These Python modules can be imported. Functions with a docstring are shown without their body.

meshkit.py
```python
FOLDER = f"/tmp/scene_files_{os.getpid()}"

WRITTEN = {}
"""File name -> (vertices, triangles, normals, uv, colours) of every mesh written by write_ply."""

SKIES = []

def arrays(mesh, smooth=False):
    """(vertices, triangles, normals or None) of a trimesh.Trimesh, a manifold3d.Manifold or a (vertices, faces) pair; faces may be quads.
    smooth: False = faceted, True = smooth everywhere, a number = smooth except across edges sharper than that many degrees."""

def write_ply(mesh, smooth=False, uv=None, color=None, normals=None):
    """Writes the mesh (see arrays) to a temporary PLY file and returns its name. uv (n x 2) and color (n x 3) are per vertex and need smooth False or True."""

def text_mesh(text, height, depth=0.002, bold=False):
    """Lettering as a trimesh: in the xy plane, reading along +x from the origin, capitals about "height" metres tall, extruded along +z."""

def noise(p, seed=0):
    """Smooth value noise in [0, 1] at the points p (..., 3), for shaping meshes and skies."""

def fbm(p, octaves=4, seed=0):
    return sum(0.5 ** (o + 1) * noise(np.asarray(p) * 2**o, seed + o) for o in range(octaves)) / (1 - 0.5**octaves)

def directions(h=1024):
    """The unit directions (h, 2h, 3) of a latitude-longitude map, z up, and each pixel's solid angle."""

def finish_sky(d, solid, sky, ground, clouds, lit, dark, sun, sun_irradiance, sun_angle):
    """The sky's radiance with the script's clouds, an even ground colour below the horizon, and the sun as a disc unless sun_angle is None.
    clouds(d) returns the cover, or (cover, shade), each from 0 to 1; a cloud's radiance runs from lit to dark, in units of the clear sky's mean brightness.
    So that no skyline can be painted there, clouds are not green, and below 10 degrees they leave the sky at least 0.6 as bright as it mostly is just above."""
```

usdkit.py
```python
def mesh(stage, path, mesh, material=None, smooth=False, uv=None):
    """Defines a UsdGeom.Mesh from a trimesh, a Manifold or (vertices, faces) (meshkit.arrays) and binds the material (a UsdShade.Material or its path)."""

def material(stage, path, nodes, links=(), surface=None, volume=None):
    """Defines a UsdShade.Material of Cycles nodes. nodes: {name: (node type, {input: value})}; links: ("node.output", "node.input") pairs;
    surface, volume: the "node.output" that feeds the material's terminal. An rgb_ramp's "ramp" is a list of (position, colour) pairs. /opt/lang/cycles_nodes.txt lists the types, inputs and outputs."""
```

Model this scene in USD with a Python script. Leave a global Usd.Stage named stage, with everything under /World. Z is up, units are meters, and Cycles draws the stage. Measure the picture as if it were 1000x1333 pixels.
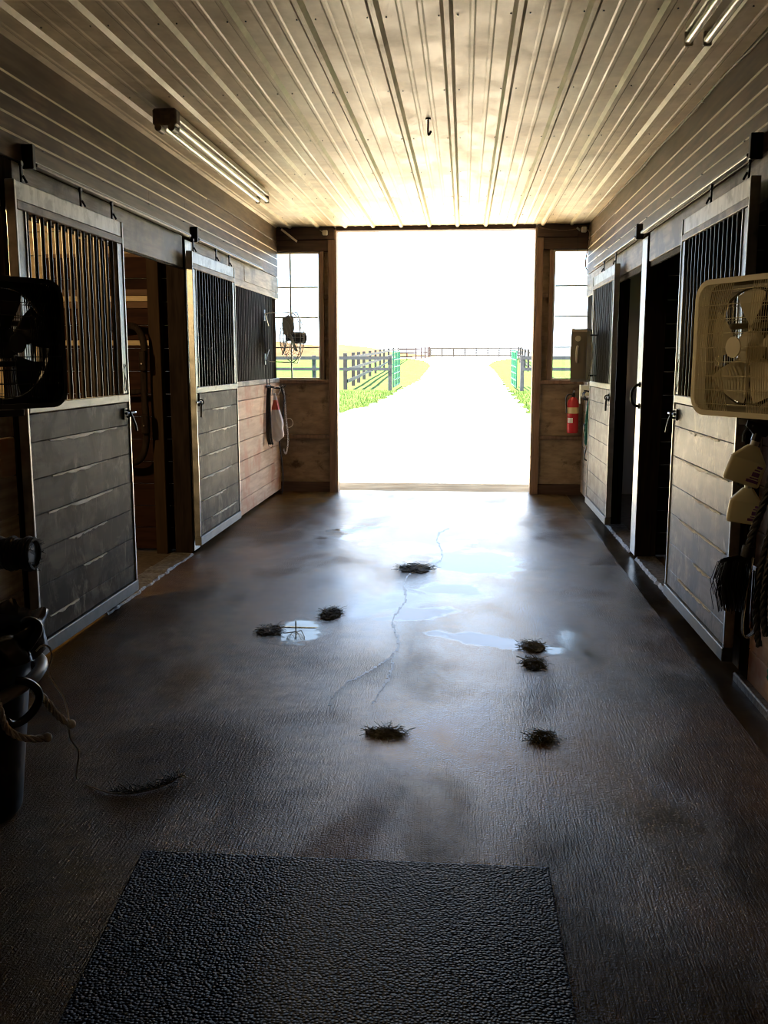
import math, random
import numpy as np, trimesh, usdkit, meshkit
from scipy.spatial import ConvexHull
from pxr import Usd, UsdGeom, UsdLux, UsdShade, Gf, Sdf

stage = Usd.Stage.CreateInMemory()
UsdGeom.SetStageUpAxis(stage, 'Z'); UsdGeom.SetStageMetersPerUnit(stage, 1.0)
UsdGeom.Xform.Define(stage, '/World'); UsdGeom.Scope.Define(stage, '/World/Looks')
rng = random.Random(7); nrg = np.random.default_rng(7)

# ------------------------------------------------------------------ camera
F_PX, YAW, PITCH, EYE = 1228.0, .0839, .1587, (0.0, 0.0, 1.58)      # focal length in pixels of the 1000 x 1333 frame
EXPOSURE = 1.0
_cy, _sy, _cp, _sp = math.cos(YAW), math.sin(YAW), math.cos(PITCH), math.sin(PITCH)
_fw = np.array([-_sy*_cp, _cy*_cp, -_sp]); _r = np.array([_cy, _sy, 0.0]); _u = np.cross(_r, _fw)
cam = UsdGeom.Camera.Define(stage, '/World/camera')
cam.CreateHorizontalApertureAttr(36.0); cam.CreateFocalLengthAttr(36.0*F_PX/1000.0)
cam.CreateVerticalApertureAttr(48.0); cam.CreateClippingRangeAttr(Gf.Vec2f(.05, 5000)); cam.CreateExposureAttr(EXPOSURE)
cam.AddTransformOp().Set(Gf.Matrix4d(*_r, 0, *_u, 0, *(-_fw), 0, *EYE, 1))

# ------------------------------------------------------------------ sky and sun
SUN_DIR = (-.60, -.12, .79)
SUN_I, SKY_I = 10.5, .37
sky = usdkit.material(stage, '/World/Looks/sky', {
    's': ('sky_texture', {'sky_type': 'multiple_scattering', 'sun_disc': False, 'sun_elevation': .91, 'sun_rotation': 4.9, 'aerosol_density': 1.5}),
    't': ('texture_coordinate', {}), 'm': ('mapping', {'scale': (1.6, 1.6, 4.0)}),
    'n': ('noise_texture', {'scale': 1.4, 'detail': 6.0, 'roughness': .6}),
    'r': ('rgb_ramp', {'ramp': [(.34, (.72, .72, .72)), (.62, (1, 1, 1))]}),
    'c': ('mix_color', {'blend_type': 'mix', 'b': (3.15, 3.95, 5.3), 'use_clamp': False}),
    'b': ('background_shader', {'strength': SKY_I})},
    [('t.generated', 'm.vector'), ('m.vector', 'n.vector'), ('n.fac', 'r.fac'), ('r.color', 'c.fac'), ('s.color', 'c.a'), ('c.result', 'b.color')], surface='b.background')
dome = UsdLux.DomeLight.Define(stage, '/World/sky_dome')
UsdShade.MaterialBindingAPI.Apply(dome.GetPrim()).Bind(sky)
sun = UsdLux.DistantLight.Define(stage, '/World/sun')
sun.CreateIntensityAttr(SUN_I); sun.CreateNormalizeAttr(True); sun.CreateAngleAttr(.53); sun.CreateColorAttr(Gf.Vec3f(1, .89, .72))
sun.AddTransformOp().Set(Gf.Matrix4d().SetRotate(Gf.Rotation(Gf.Vec3d(0, 0, 1), Gf.Vec3d(*SUN_DIR))))

# ------------------------------------------------------------------ materials
def mat(name, color, rough=.5, metal=0.0, spec=.5, **kw):
    return usdkit.material(stage, '/World/Looks/'+name, {'p': ('principled_bsdf', {'base_color': color, 'roughness': rough, 'metallic': metal, 'specular_ior_level': spec, **kw})}, [], surface='p.BSDF')

def noisy(name, ca, cb, scale=(1, 1, 1), ns=6.0, detail=6.0, lo=.35, hi=.65, rough=.6, rough2=None, metal=0.0, spec=.5, var=.0,
          blotch=None, bl_scale=3.0, bl=(.5, .62), bump=0.0, bump_scale=None, bump_ns=1.0, dist=.002):
    """ca..cb by stretched noise; blotch: a second colour in larger patches; var: brightness change from piece to piece."""
    n = {'g': ('geometry', {}), 'm': ('mapping', {'scale': scale}), 'n': ('noise_texture', {'scale': ns, 'detail': detail, 'roughness': .6}),
         'r': ('rgb_ramp', {'ramp': [(lo, ca), (hi, cb)]}), 'p': ('principled_bsdf', {'roughness': rough, 'metallic': metal, 'specular_ior_level': spec})}
    l = [('g.position', 'm.vector'), ('m.vector', 'n.vector'), ('n.fac', 'r.fac')]
    out = 'r.color'
    if blotch is not None:
        n |= {'bn': ('noise_texture', {'scale': bl_scale, 'detail': 5.0, 'roughness': .62}), 'br': ('rgb_ramp', {'ramp': [(bl[0], (0, 0, 0)), (bl[1], (1, 1, 1))]}), 'bm': ('mix_color', {'blend_type': 'mix', 'b': blotch})}
        l += [('g.position', 'bn.vector'), ('bn.fac', 'br.fac'), ('br.color', 'bm.fac'), (out, 'bm.a')]; out = 'bm.result'
    if var:
        n |= {'o': ('object_info', {}), 'v': ('map_range', {'from_min': 0.0, 'from_max': 1.0, 'to_min': 1-var, 'to_max': 1+var}), 'h': ('hsv', {})}
        l += [('o.random', 'v.value'), ('v.result', 'h.value'), (out, 'h.color')]; out = 'h.color'
    l.append((out, 'p.base_color'))
    if rough2 is not None:
        n |= {'rr': ('map_range', {'from_min': lo, 'from_max': hi, 'to_min': rough, 'to_max': rough2, 'clamp': True})}
        l += [('n.fac', 'rr.value'), ('rr.result', 'p.roughness')]
    if bump:
        n |= {'m2': ('mapping', {'scale': bump_scale or scale}), 'n2': ('noise_texture', {'scale': bump_ns*ns, 'detail': 5.0}), 'bu': ('bump', {'strength': bump, 'distance': dist})}
        l += [('g.position', 'm2.vector'), ('m2.vector', 'n2.vector'), ('n2.fac', 'bu.height'), ('bu.normal', 'p.normal')]
    return usdkit.material(stage, '/World/Looks/'+name, n, l, surface='p.BSDF')

AY = (9, .9, 9)          # wood grain along y
AX = (.9, 9, 9)
AZ = (9, 9, .9)
M = {}
M['plank'] = noisy('plank_brown', (.095, .060, .033), (.22, .145, .085), AY, 3.0, rough=.42, spec=.14, var=.22, blotch=(.12, .08, .048), bl_scale=2.2, bump=.25, bump_ns=2)
M['trim'] = noisy('trim_board', (.10, .062, .036), (.17, .11, .068), AY, 3.0, rough=.55, spec=.28, var=.1, bump=.3)
M['header_dull'] = noisy('track_cover_board', (.13, .10, .065), (.23, .18, .125), AY, 3.0, rough=.5, spec=.25)
M['tongue'] = mat('raw_tongue', (.90, .80, .60), .35)
M['header'] = noisy('header_board', (.26, .205, .145), (.48, .40, .305), AY, 3.0, rough=.45, spec=.28, var=.1, blotch=(.17, .145, .115), bl_scale=2.5, bump=.25)
M['pink'] = noisy('pink_board', (.42, .265, .16), (.62, .43, .285), AY, 2.2, rough=.6, spec=.28, var=.15, blotch=(.46, .23, .135), bl_scale=3.0, bump=.3)
def grimy(name, ca, cb, dark, pale, rough=.45, spec=.3):
    """Weathered board: grain along y, dark grime in patches, pale rubbed smears and fine vertical scratches."""
    n = {'g': ('geometry', {}), 'm': ('mapping', {'scale': AY}), 'n': ('noise_texture', {'scale': 2.2, 'detail': 7.0, 'roughness': .62}), 'r': ('rgb_ramp', {'ramp': [(.36, ca), (.64, cb)]}),
         'n2': ('noise_texture', {'scale': 4.5, 'detail': 8.0, 'roughness': .68, 'distortion': .6}), 'r2': ('rgb_ramp', {'ramp': [(.44, (1, 1, 1)), (.56, (0, 0, 0))]}), 'x2': ('mix_color', {'b': dark}),
         'm3': ('mapping', {'scale': (1, 1.0, .55), 'location': (2, 5, 1)}), 'n3': ('noise_texture', {'scale': 5.5, 'detail': 9.0, 'roughness': .72, 'distortion': .8}), 'r3': ('rgb_ramp', {'ramp': [(.55, (0, 0, 0)), (.66, (.85, .85, .85))]}), 'x3': ('mix_color', {'b': pale}),
         'm4': ('mapping', {'scale': (30, 30, 2.0)}), 'n4': ('noise_texture', {'scale': 3.0, 'detail': 4.0}), 'r4': ('rgb_ramp', {'ramp': [(.63, (0, 0, 0)), (.72, (.45, .45, .45))]}), 'x4': ('mix_color', {'b': pale}),
         'o': ('object_info', {}), 'v': ('map_range', {'from_min': 0.0, 'from_max': 1.0, 'to_min': .82, 'to_max': 1.18}), 'h': ('hsv', {}),
         'bu': ('bump', {'strength': .4, 'distance': .0025}), 'p': ('principled_bsdf', {'roughness': rough, 'specular_ior_level': spec})}
    l = [('g.position', 'm.vector'), ('m.vector', 'n.vector'), ('n.fac', 'r.fac'), ('r.color', 'x2.a'), ('g.position', 'n2.vector'), ('n2.fac', 'r2.fac'), ('r2.color', 'x2.fac'),
         ('g.position', 'm3.vector'), ('m3.vector', 'n3.vector'), ('n3.fac', 'r3.fac'), ('r3.color', 'x3.fac'), ('x2.result', 'x3.a'),
         ('g.position', 'm4.vector'), ('m4.vector', 'n4.vector'), ('n4.fac', 'r4.fac'), ('r4.color', 'x4.fac'), ('x3.result', 'x4.a'),
         ('o.random', 'v.value'), ('v.result', 'h.value'), ('x4.result', 'h.color'), ('h.color', 'p.base_color'), ('n3.fac', 'bu.height'), ('bu.normal', 'p.normal')]
    return usdkit.material(stage, '/World/Looks/'+name, n, l, surface='p.BSDF')
M['door_plank'] = grimy('door_plank', (.105, .088, .064), (.175, .150, .112), (.058, .046, .031), (.36, .32, .24), .55, .07)
M['door_plank_scuffed_sheen'] = grimy('door_plank_scuffed_sheen', (.15, .130, .10), (.25, .22, .175), (.10, .085, .062), (.56, .51, .41), .45, .22)  # paler copy of the planks: scuffs plus a lit sheen painted in
M['door_plank_pale'] = grimy('door_plank_pale', (.21, .19, .16), (.32, .295, .25), (.15, .13, .105), (.42, .39, .33), .5, .15)
M['chip'] = noisy('chipped_edge', (.62, .57, .46), (.84, .79, .66), AY, 8.0, rough=.6)
M['galv'] = noisy('galvanised_steel', (.40, .40, .37), (.60, .59, .55), (4, 4, 4), 3.0, rough=.34, rough2=.48, metal=.85)
M['channel'] = noisy('dull_channel', (.16, .16, .15), (.26, .26, .245), (4, 4, 4), 3.0, rough=.45, rough2=.6, metal=.6)
M['cream_rail'] = noisy('cream_rail', (.48, .46, .36), (.64, .61, .49), AY, 4.0, rough=.4, blotch=(.30, .27, .20), bl_scale=9.0, bl=(.58, .7))
M['stile'] = noisy('door_stile', (.40, .41, .38), (.55, .56, .52), AZ, 4.0, rough=.38, metal=.3, blotch=(.28, .28, .25), bl_scale=7.0)
M['bar'] = noisy('bar_steel', (.035, .030, .026), (.075, .065, .055), (5, 5, 1), 5.0, rough=.34, metal=.5)
M['black_iron'] = mat('black_iron', (.018, .017, .016), .38, .4)
M['post'] = noisy('dark_post', (.016, .011, .008), (.032, .022, .016), AZ, 4.0, rough=.7, spec=.0, bump=.3)
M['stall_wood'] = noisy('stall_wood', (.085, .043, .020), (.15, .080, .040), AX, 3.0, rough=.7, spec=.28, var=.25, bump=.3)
M['stall_red_shaded'] = noisy('stall_red_shaded_board', (.016, .0055, .0025), (.032, .012, .005), AX, 3.0, rough=.75, spec=.1, var=.25, bump=.3)  # colour darkened so these boards read as shaded
M['stall_red_shaded2'] = noisy('stall_red_post', (.028, .015, .007), (.046, .026, .012), AZ, 3.0, rough=.75, spec=.1)
M['stall_pale_lit'] = noisy('stall_pale_lit_board', (.42, .31, .17), (.58, .44, .26), AX, 3.0, rough=.7, spec=.28, var=.1)  # pale tone paints the lamplit part of the partition
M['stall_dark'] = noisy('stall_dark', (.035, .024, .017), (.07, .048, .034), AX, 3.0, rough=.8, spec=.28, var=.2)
M['dirt'] = noisy('stall_dirt', (.05, .035, .024), (.10, .07, .045), (3, 3, 3), 6.0, rough=.95, bump=.5, dist=.01)
M['ceiling'] = noisy('ceiling_steel', (.45, .355, .22), (.69, .57, .385), (1.6, .7, 1), 3.4, rough=.42, rough2=.55, spec=.4, blotch=(.36, .265, .15), bl_scale=2.0, bl=(.46, .70))
M['end_ply'] = noisy('end_plywood', (.22, .165, .115), (.37, .285, .20), (2, 2, 5), 2.5, rough=.7, spec=.28, var=.12, blotch=(.09, .062, .04), bl_scale=4.5, bl=(.57, .68), bump=.2)
M['end_stud'] = noisy('end_stud', (.16, .105, .075), (.27, .185, .135), AZ, 3.0, rough=.65, spec=.28, var=.12, bump=.3)
M['end_dark'] = noisy('end_dark_beam', (.055, .036, .030), (.10, .065, .052), AX, 3.0, rough=.7, spec=.28, var=.1)
M['jamb'] = noisy('jamb_wood', (.30, .20, .13), (.44, .31, .20), AZ, 3.0, rough=.55, spec=.28)
M['white_frame'] = mat('window_frame_paint', (.62, .58, .48), .45)
M['muntin'] = mat('muntin_paint', (.42, .43, .34), .45)
M['concrete_sill'] = noisy('concrete_sill', (.045, .040, .034), (.17, .16, .145), (6, 6, 6), 6.0, rough=.55, bump=.8, dist=.01)
M['chrome'] = mat('chrome', (.75, .74, .70), .18, 1.0)
M['brass'] = mat('brass', (.70, .52, .22), .25, 1.0)
M['tube_glass'] = mat('lamp_tube', (.88, .84, .72), .12)
M['cream_metal'] = mat('cream_metal', (.50, .44, .32), .4)
M['rust_box'] = noisy('rust_box', (.12, .085, .06), (.24, .17, .12), (5, 5, 5), 5.0, rough=.6)
M['black_plastic'] = mat('black_plastic', (.012, .012, .012), .34)
M['gray_metal'] = mat('gray_metal', (.30, .27, .215), .45, .0)
M['sunlit_grille'] = mat('sunlit_grille', (.62, .53, .34), .45)  # the yellow paints sunlight coming through the grille
M['knob'] = mat('knob_grey', (.85, .81, .68), .35)
M['red'] = mat('extinguisher_red', (.52, .02, .03), .28)
M['label_yellow'] = mat('label_yellow', (.72, .58, .30), .5)
M['white_paper'] = mat('white_paper', (.80, .78, .74), .6)
M['green_rope'] = noisy('green_rope', (.01, .13, .09), (.03, .24, .16), (40, 40, 40), 3.0, rough=.7)
M['dark_rope'] = noisy('dark_rope', (.012, .011, .012), (.035, .033, .034), (40, 40, 40), 3.0, rough=.75)
M['white_rope'] = noisy('white_rope', (.66, .60, .48), (.85, .79, .66), (60, 60, 60), 3.0, rough=.85, bump=.5)
M['leather'] = noisy('brown_leather', (.16, .045, .018), (.26, .085, .035), (12, 12, 12), 3.0, rough=.42)
M['hair'] = mat('black_hair', (.012, .011, .012), .5)
M['bottle_clear'] = mat('bottle_neck', (.55, .54, .46), .2)
M['purple'] = mat('purple_print', (.14, .045, .20), .5)
M['bag_red'] = mat('red_print', (.62, .10, .06), .4)
M['trash'] = noisy('bin_black', (.012, .013, .016), (.022, .024, .028), (4, 4, 4), 3.0, rough=.30, rough2=.42)
M['bin_liner'] = mat('bin_liner', (.010, .010, .011), .18)
M['hose_grey'] = mat('hose_grey', (.36, .36, .35), .35)
M['clump'] = noisy('clump_mud', (.020, .014, .008), (.055, .042, .018), (30, 30, 30), 2.0, rough=.75, bump=.8, dist=.004)
M['straw'] = mat('dark_straw', (.05, .043, .012), .6)
M['joint'] = mat('dark_joint', (.035, .028, .020), .3)
M['exterior'] = mat('exterior_siding', (.45, .40, .34), .6)
M['roof'] = mat('roof_steel', (.30, .30, .31), .4, .5)
M['fence_dark'] = noisy('fence_dark', (.008, .007, .008), (.016, .014, .016), (2, 2, 2), 3.0, rough=.6)
M['fence_grey'] = noisy('fence_blue_grey', (.014, .017, .026), (.026, .030, .042), (2, 2, 2), 3.0, rough=.6)
M['pipe_grey'] = mat('pipe_grey', (.022, .022, .022), .6, 0, .2)
M['red_board'] = mat('red_board', (.03, .018, .016), .8, 0, .1)
M['green_gate'] = mat('green_gate', (.006, .075, .040), .5, 0, .3)
M['grass'] = noisy('grass_ground', (.030, .066, .009), (.046, .094, .014), (1, 1, 1), 2.5, rough=.9, spec=.1, blotch=(.060, .086, .015), bl_scale=1.0)
M['blade'] = mat('grass_blade', (.05, .092, .014), .6, 0, .2)
M['gravel'] = noisy('gravel_drive', (.52, .45, .34), (.68, .60, .47), (1, 1, 1), 30.0, rough=.95, spec=.1, blotch=(.46, .35, .21), bl_scale=.9, bl=(.58, .75), bump=.5, dist=.01)
M['shade_strip'] = noisy('threshold_shade', (.26, .175, .09), (.46, .34, .20), (1, 2.5, 1), 2.2, rough=.95, spec=.1, bump=.5, dist=.01)  # tan tone stands in for the shade outside the doorway
M['ridge'] = noisy('ridge_field', (.075, .045, .028), (.10, .066, .04), (.05, .05, .05), 2.0, rough=1.0, spec=0)

# window glass: mostly clear, with a mirror's share by the angle
M['glass'] = usdkit.material(stage, '/World/Looks/pane_glass', {'t': ('transparent_bsdf', {'color': (.93, .96, .95)}), 'g': ('glossy_bsdf', {'roughness': .03, 'color': (1, 1, 1)}),
    'f': ('fresnel', {'IOR': 1.45}), 'x': ('mix_closure', {})}, [('f.fac', 'x.fac'), ('t.BSDF', 'x.closure1'), ('g.BSDF', 'x.closure2')], surface='x.closure')
# bulb of the stall lamp
M['bulb'] = usdkit.material(stage, '/World/Looks/lamp_bulb', {'e': ('emission', {'color': (1.0, .70, .34), 'strength': 900.0})}, [], surface='e.emission')

# wet broom-finished concrete
def floor_mat(name, brown=1.0, smooth=False):
    n = {'g': ('geometry', {}),
         'm1': ('mapping', {'scale': (1, 1, 1)}), 'n1': ('noise_texture', {'scale': 1.15, 'detail': 5.0, 'roughness': .55, 'distortion': .4}),
         'c1': ('rgb_ramp', {'ramp': [(.36, (.070, .031, .005)), (.50, (.095, .052, .014)), (.64, (.110, .080, .046))]}),
         'n4': ('noise_texture', {'scale': 9.0, 'detail': 6.0, 'roughness': .65}), 'c4': ('rgb_ramp', {'ramp': [(.3, (.62, .62, .62)), (.7, (1.15, 1.15, 1.15))]}),
         'mul': ('mix_color', {'blend_type': 'multiply', 'fac': 1.0, 'use_clamp': False}),
         'm2': ('mapping', {'scale': (1.0, .55, 1.0), 'location': (3.1, 1.7, 0)}), 'n2': ('noise_texture', {'scale': 1.5, 'detail': 4.0, 'roughness': .5, 'distortion': .3}),
         'rr': ('rgb_ramp', {'ramp': [(.34, (.25, .25, .25)), (.47, (.20, .20, .20)), (.60, (.14, .14, .14)), (.70, (.08, .08, .08))]}),
         'bs': ('rgb_ramp', {'ramp': [(.40, (1, 1, 1)), (.58, (.55, .55, .55)), (.70, (.08, .08, .08))]}),
         'mb': ('mapping', {'scale': (150, 11, 1)}), 'nb': ('noise_texture', {'scale': 1.0, 'detail': 3.0, 'roughness': .6}),
         'np': ('noise_texture', {'scale': 135.0, 'detail': 2.0, 'roughness': .6}),
         'add': ('math', {'math_type': 'multiply_add', 'value2': .8}),
         'bu': ('bump', {'distance': .0044}),
         'p': ('principled_bsdf', {'specular_ior_level': .7, 'ior': 1.45})}
    l = [('g.position', 'm1.vector'), ('m1.vector', 'n1.vector'), ('n1.fac', 'c1.fac'), ('g.position', 'n4.vector'), ('n4.fac', 'c4.fac'), ('c1.color', 'mul.a'), ('c4.color', 'mul.b'), ('mul.result', 'p.base_color'),
         ('g.position', 'm2.vector'), ('m2.vector', 'n2.vector'), ('n2.fac', 'rr.fac'), ('rr.color', 'p.roughness'), ('n2.fac', 'bs.fac'), ('bs.color', 'bu.strength'),
         ('g.position', 'mb.vector'), ('mb.vector', 'nb.vector'), ('g.position', 'np.vector'), ('np.fac', 'add.value1'), ('nb.fac', 'add.value3'), ('add.value', 'bu.height'), ('bu.normal', 'p.normal')]
    # the slab lies wettest along its middle towards the door; the sides and the near end are half dry
    n |= {'sx': ('separate_xyz', {}), 'ax': ('math', {'math_type': 'add', 'value2': .12}), 'bx': ('math', {'math_type': 'absolute'}), 'cx': ('math', {'math_type': 'multiply_add', 'value2': -.095}),
          'dy': ('map_range', {'from_min': 2.4, 'from_max': 5.0, 'to_min': -.05, 'to_max': .085, 'clamp': True}), 'wy': ('math', {'math_type': 'add'}),
          'sp': ('map_range', {'range_type': 'smoothstep', 'from_min': .36, 'from_max': .52, 'to_min': .10, 'to_max': .72, 'clamp': True})}
    l = [x for x in l if x not in (('n2.fac', 'rr.fac'), ('n2.fac', 'bs.fac'))]
    l += [('g.position', 'sx.vector'), ('sx.x', 'ax.value1'), ('ax.value', 'bx.value1'), ('bx.value', 'cx.value1'), ('n2.fac', 'cx.value3'), ('sx.y', 'dy.value'), ('cx.value', 'wy.value1'), ('dy.result', 'wy.value2'),
          ('wy.value', 'rr.fac'), ('wy.value', 'bs.fac'), ('wy.value', 'sp.value'), ('sp.result', 'p.specular_ior_level')]
    # standing water: soft-edged pools where the slab dips
    pools = [(-.96, 5.36, .17, .30, 0), (-.24, 5.80, .26, .15, .5), (.20, 5.22, .44, .11, -.42), (-.10, 6.45, .25, .2, 0), (-.5, 8.6, .7, .6, 0), (.1, 7.4, .42, .5, .3)]
    n['pn'] = ('noise_texture', {'scale': 5.0, 'detail': 4.0, 'roughness': .55}); l.append(('g.position', 'pn.vector'))
    last = None
    for i, (cx, cy, rx, ry, rot) in enumerate(pools):
        c, s = math.cos(rot), math.sin(rot)
        n['pm%d' % i] = ('mapping', {'mapping_type': 'texture', 'location': (cx, cy, 0), 'rotation': (0, 0, rot), 'scale': (rx, ry, 1)})
        n['pl%d' % i] = ('vector_math', {'math_type': 'length'})
        l += [('g.position', 'pm%d.vector' % i), ('pm%d.vector' % i, 'pl%d.vector1' % i)]
        if last:
            n['pk%d' % i] = ('math', {'math_type': 'minimum'}); l += [(last, 'pk%d.value1' % i), ('pl%d.value' % i, 'pk%d.value2' % i)]; last = 'pk%d.value' % i
        else: last = 'pl%d.value' % i
    n |= {'pa': ('math', {'math_type': 'multiply_add', 'value2': 1.9}), 'pr': ('map_range', {'range_type': 'smoothstep', 'from_min': 1.62, 'from_max': 2.05, 'to_min': 0.0, 'to_max': 1.0, 'clamp': True}),
          'pq': ('math', {'math_type': 'multiply'}), 'pb': ('math', {'math_type': 'multiply'})}
    l = [x for x in l if x not in (('rr.color', 'p.roughness'), ('bs.color', 'bu.strength'))]
    l += [('pn.fac', 'pa.value1'), (last, 'pa.value3'), ('pa.value', 'pr.value'), ('pr.result', 'pq.value1'), ('rr.color', 'pq.value2'), ('pq.value', 'p.roughness'), ('pr.result', 'pb.value1'), ('bs.color', 'pb.value2'), ('pb.value', 'bu.strength')]
    if smooth:
        n['mb'] = ('mapping', {'scale': (12, 4, 1)}); n['bu'] = ('bump', {'distance': .0012})
        n['c1'] = ('rgb_ramp', {'ramp': [(.36, (.030, .022, .014)), (.64, (.075, .060, .042))]})
    return usdkit.material(stage, '/World/Looks/'+name, n, l, surface='p.BSDF')
M['floor'] = floor_mat('wet_concrete'); M['gutter'] = floor_mat('wet_smooth_concrete', smooth=True)
M['rubber'] = usdkit.material(stage, '/World/Looks/pebbled_rubber', {'g': ('geometry', {}), 'v': ('voronoi_texture', {'feature': 'f1', 'scale': 104.0, 'randomness': .75}),
    'i': ('math', {'math_type': 'subtract', 'value1': 1.0}), 'bu': ('bump', {'strength': 1.0, 'distance': .0055}),
    'n': ('noise_texture', {'scale': 2.5, 'detail': 4.0}), 'r': ('rgb_ramp', {'ramp': [(.35, (.007, .009, .013)), (.65, (.012, .015, .022))]}), 'p': ('principled_bsdf', {'roughness': .42, 'specular_ior_level': .15})},
    [('g.position', 'v.vector'), ('v.distance', 'i.value2'), ('i.value', 'bu.height'), ('bu.normal', 'p.normal'), ('g.position', 'n.vector'), ('n.fac', 'r.fac'), ('r.color', 'p.base_color')], surface='p.BSDF')

def translucent(name, color, tcolor, fac, rough=.4):
    return usdkit.material(stage, '/World/Looks/'+name, {'p': ('principled_bsdf', {'base_color': color, 'roughness': rough}), 't': ('translucent_bsdf', {'color': tcolor}), 'x': ('mix_closure', {'fac': fac})},
                           [('p.BSDF', 'x.closure1'), ('t.BSDF', 'x.closure2')], surface='x.closure')
M['beige_pale'] = translucent('beige_blade', (.90, .86, .72), (.97, .92, .76), .6)
M['beige_plastic'] = translucent('beige_plastic', (.88, .83, .68), (.96, .90, .72), .4)
M['beige_dark'] = translucent('beige_shroud', (.24, .21, .15), (.5, .45, .33), .2)
M['bottle'] = translucent('bottle_plastic', (.80, .74, .54), (.80, .70, .46), .35, .28)
M['bag'] = translucent('bag_plastic', (.74, .71, .70), (.7, .66, .64), .35, .3)

# ------------------------------------------------------------------ geometry helpers
def cat(*ms):
    ms = [m for m in ms if m is not None]
    return trimesh.util.concatenate(ms) if len(ms) > 1 else ms[0]

def bx(x0, x1, y0, y1, z0, z1, ch=0.0):
    x0, x1 = min(x0, x1), max(x0, x1); y0, y1 = min(y0, y1), max(y0, y1); z0, z1 = min(z0, z1), max(z0, z1)
    if ch <= 0:
        m = trimesh.creation.box([x1-x0, y1-y0, z1-z0]); m.apply_translation([(x0+x1)/2, (y0+y1)/2, (z0+z1)/2]); return m
    ch = min(ch, .45*min(x1-x0, y1-y0, z1-z0))
    pts = []
    for a, sx in ((x0, 1), (x1, -1)):
        for b, sy in ((y0, 1), (y1, -1)):
            for c, sz in ((z0, 1), (z1, -1)):
                pts += [(a, b+sy*ch, c+sz*ch), (a+sx*ch, b, c+sz*ch), (a+sx*ch, b+sy*ch, c)]
    return hull(pts)

def hull(pts):
    pts = np.asarray(pts, float); h = ConvexHull(pts)
    f = h.simplices.copy(); c = pts.mean(0)
    n = np.cross(pts[f[:, 1]]-pts[f[:, 0]], pts[f[:, 2]]-pts[f[:, 0]])
    flip = np.einsum('ij,ij->i', n, pts[f[:, 0]]-c) < 0
    f[flip] = f[flip][:, ::-1]
    return trimesh.Trimesh(pts, f, process=False)

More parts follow.
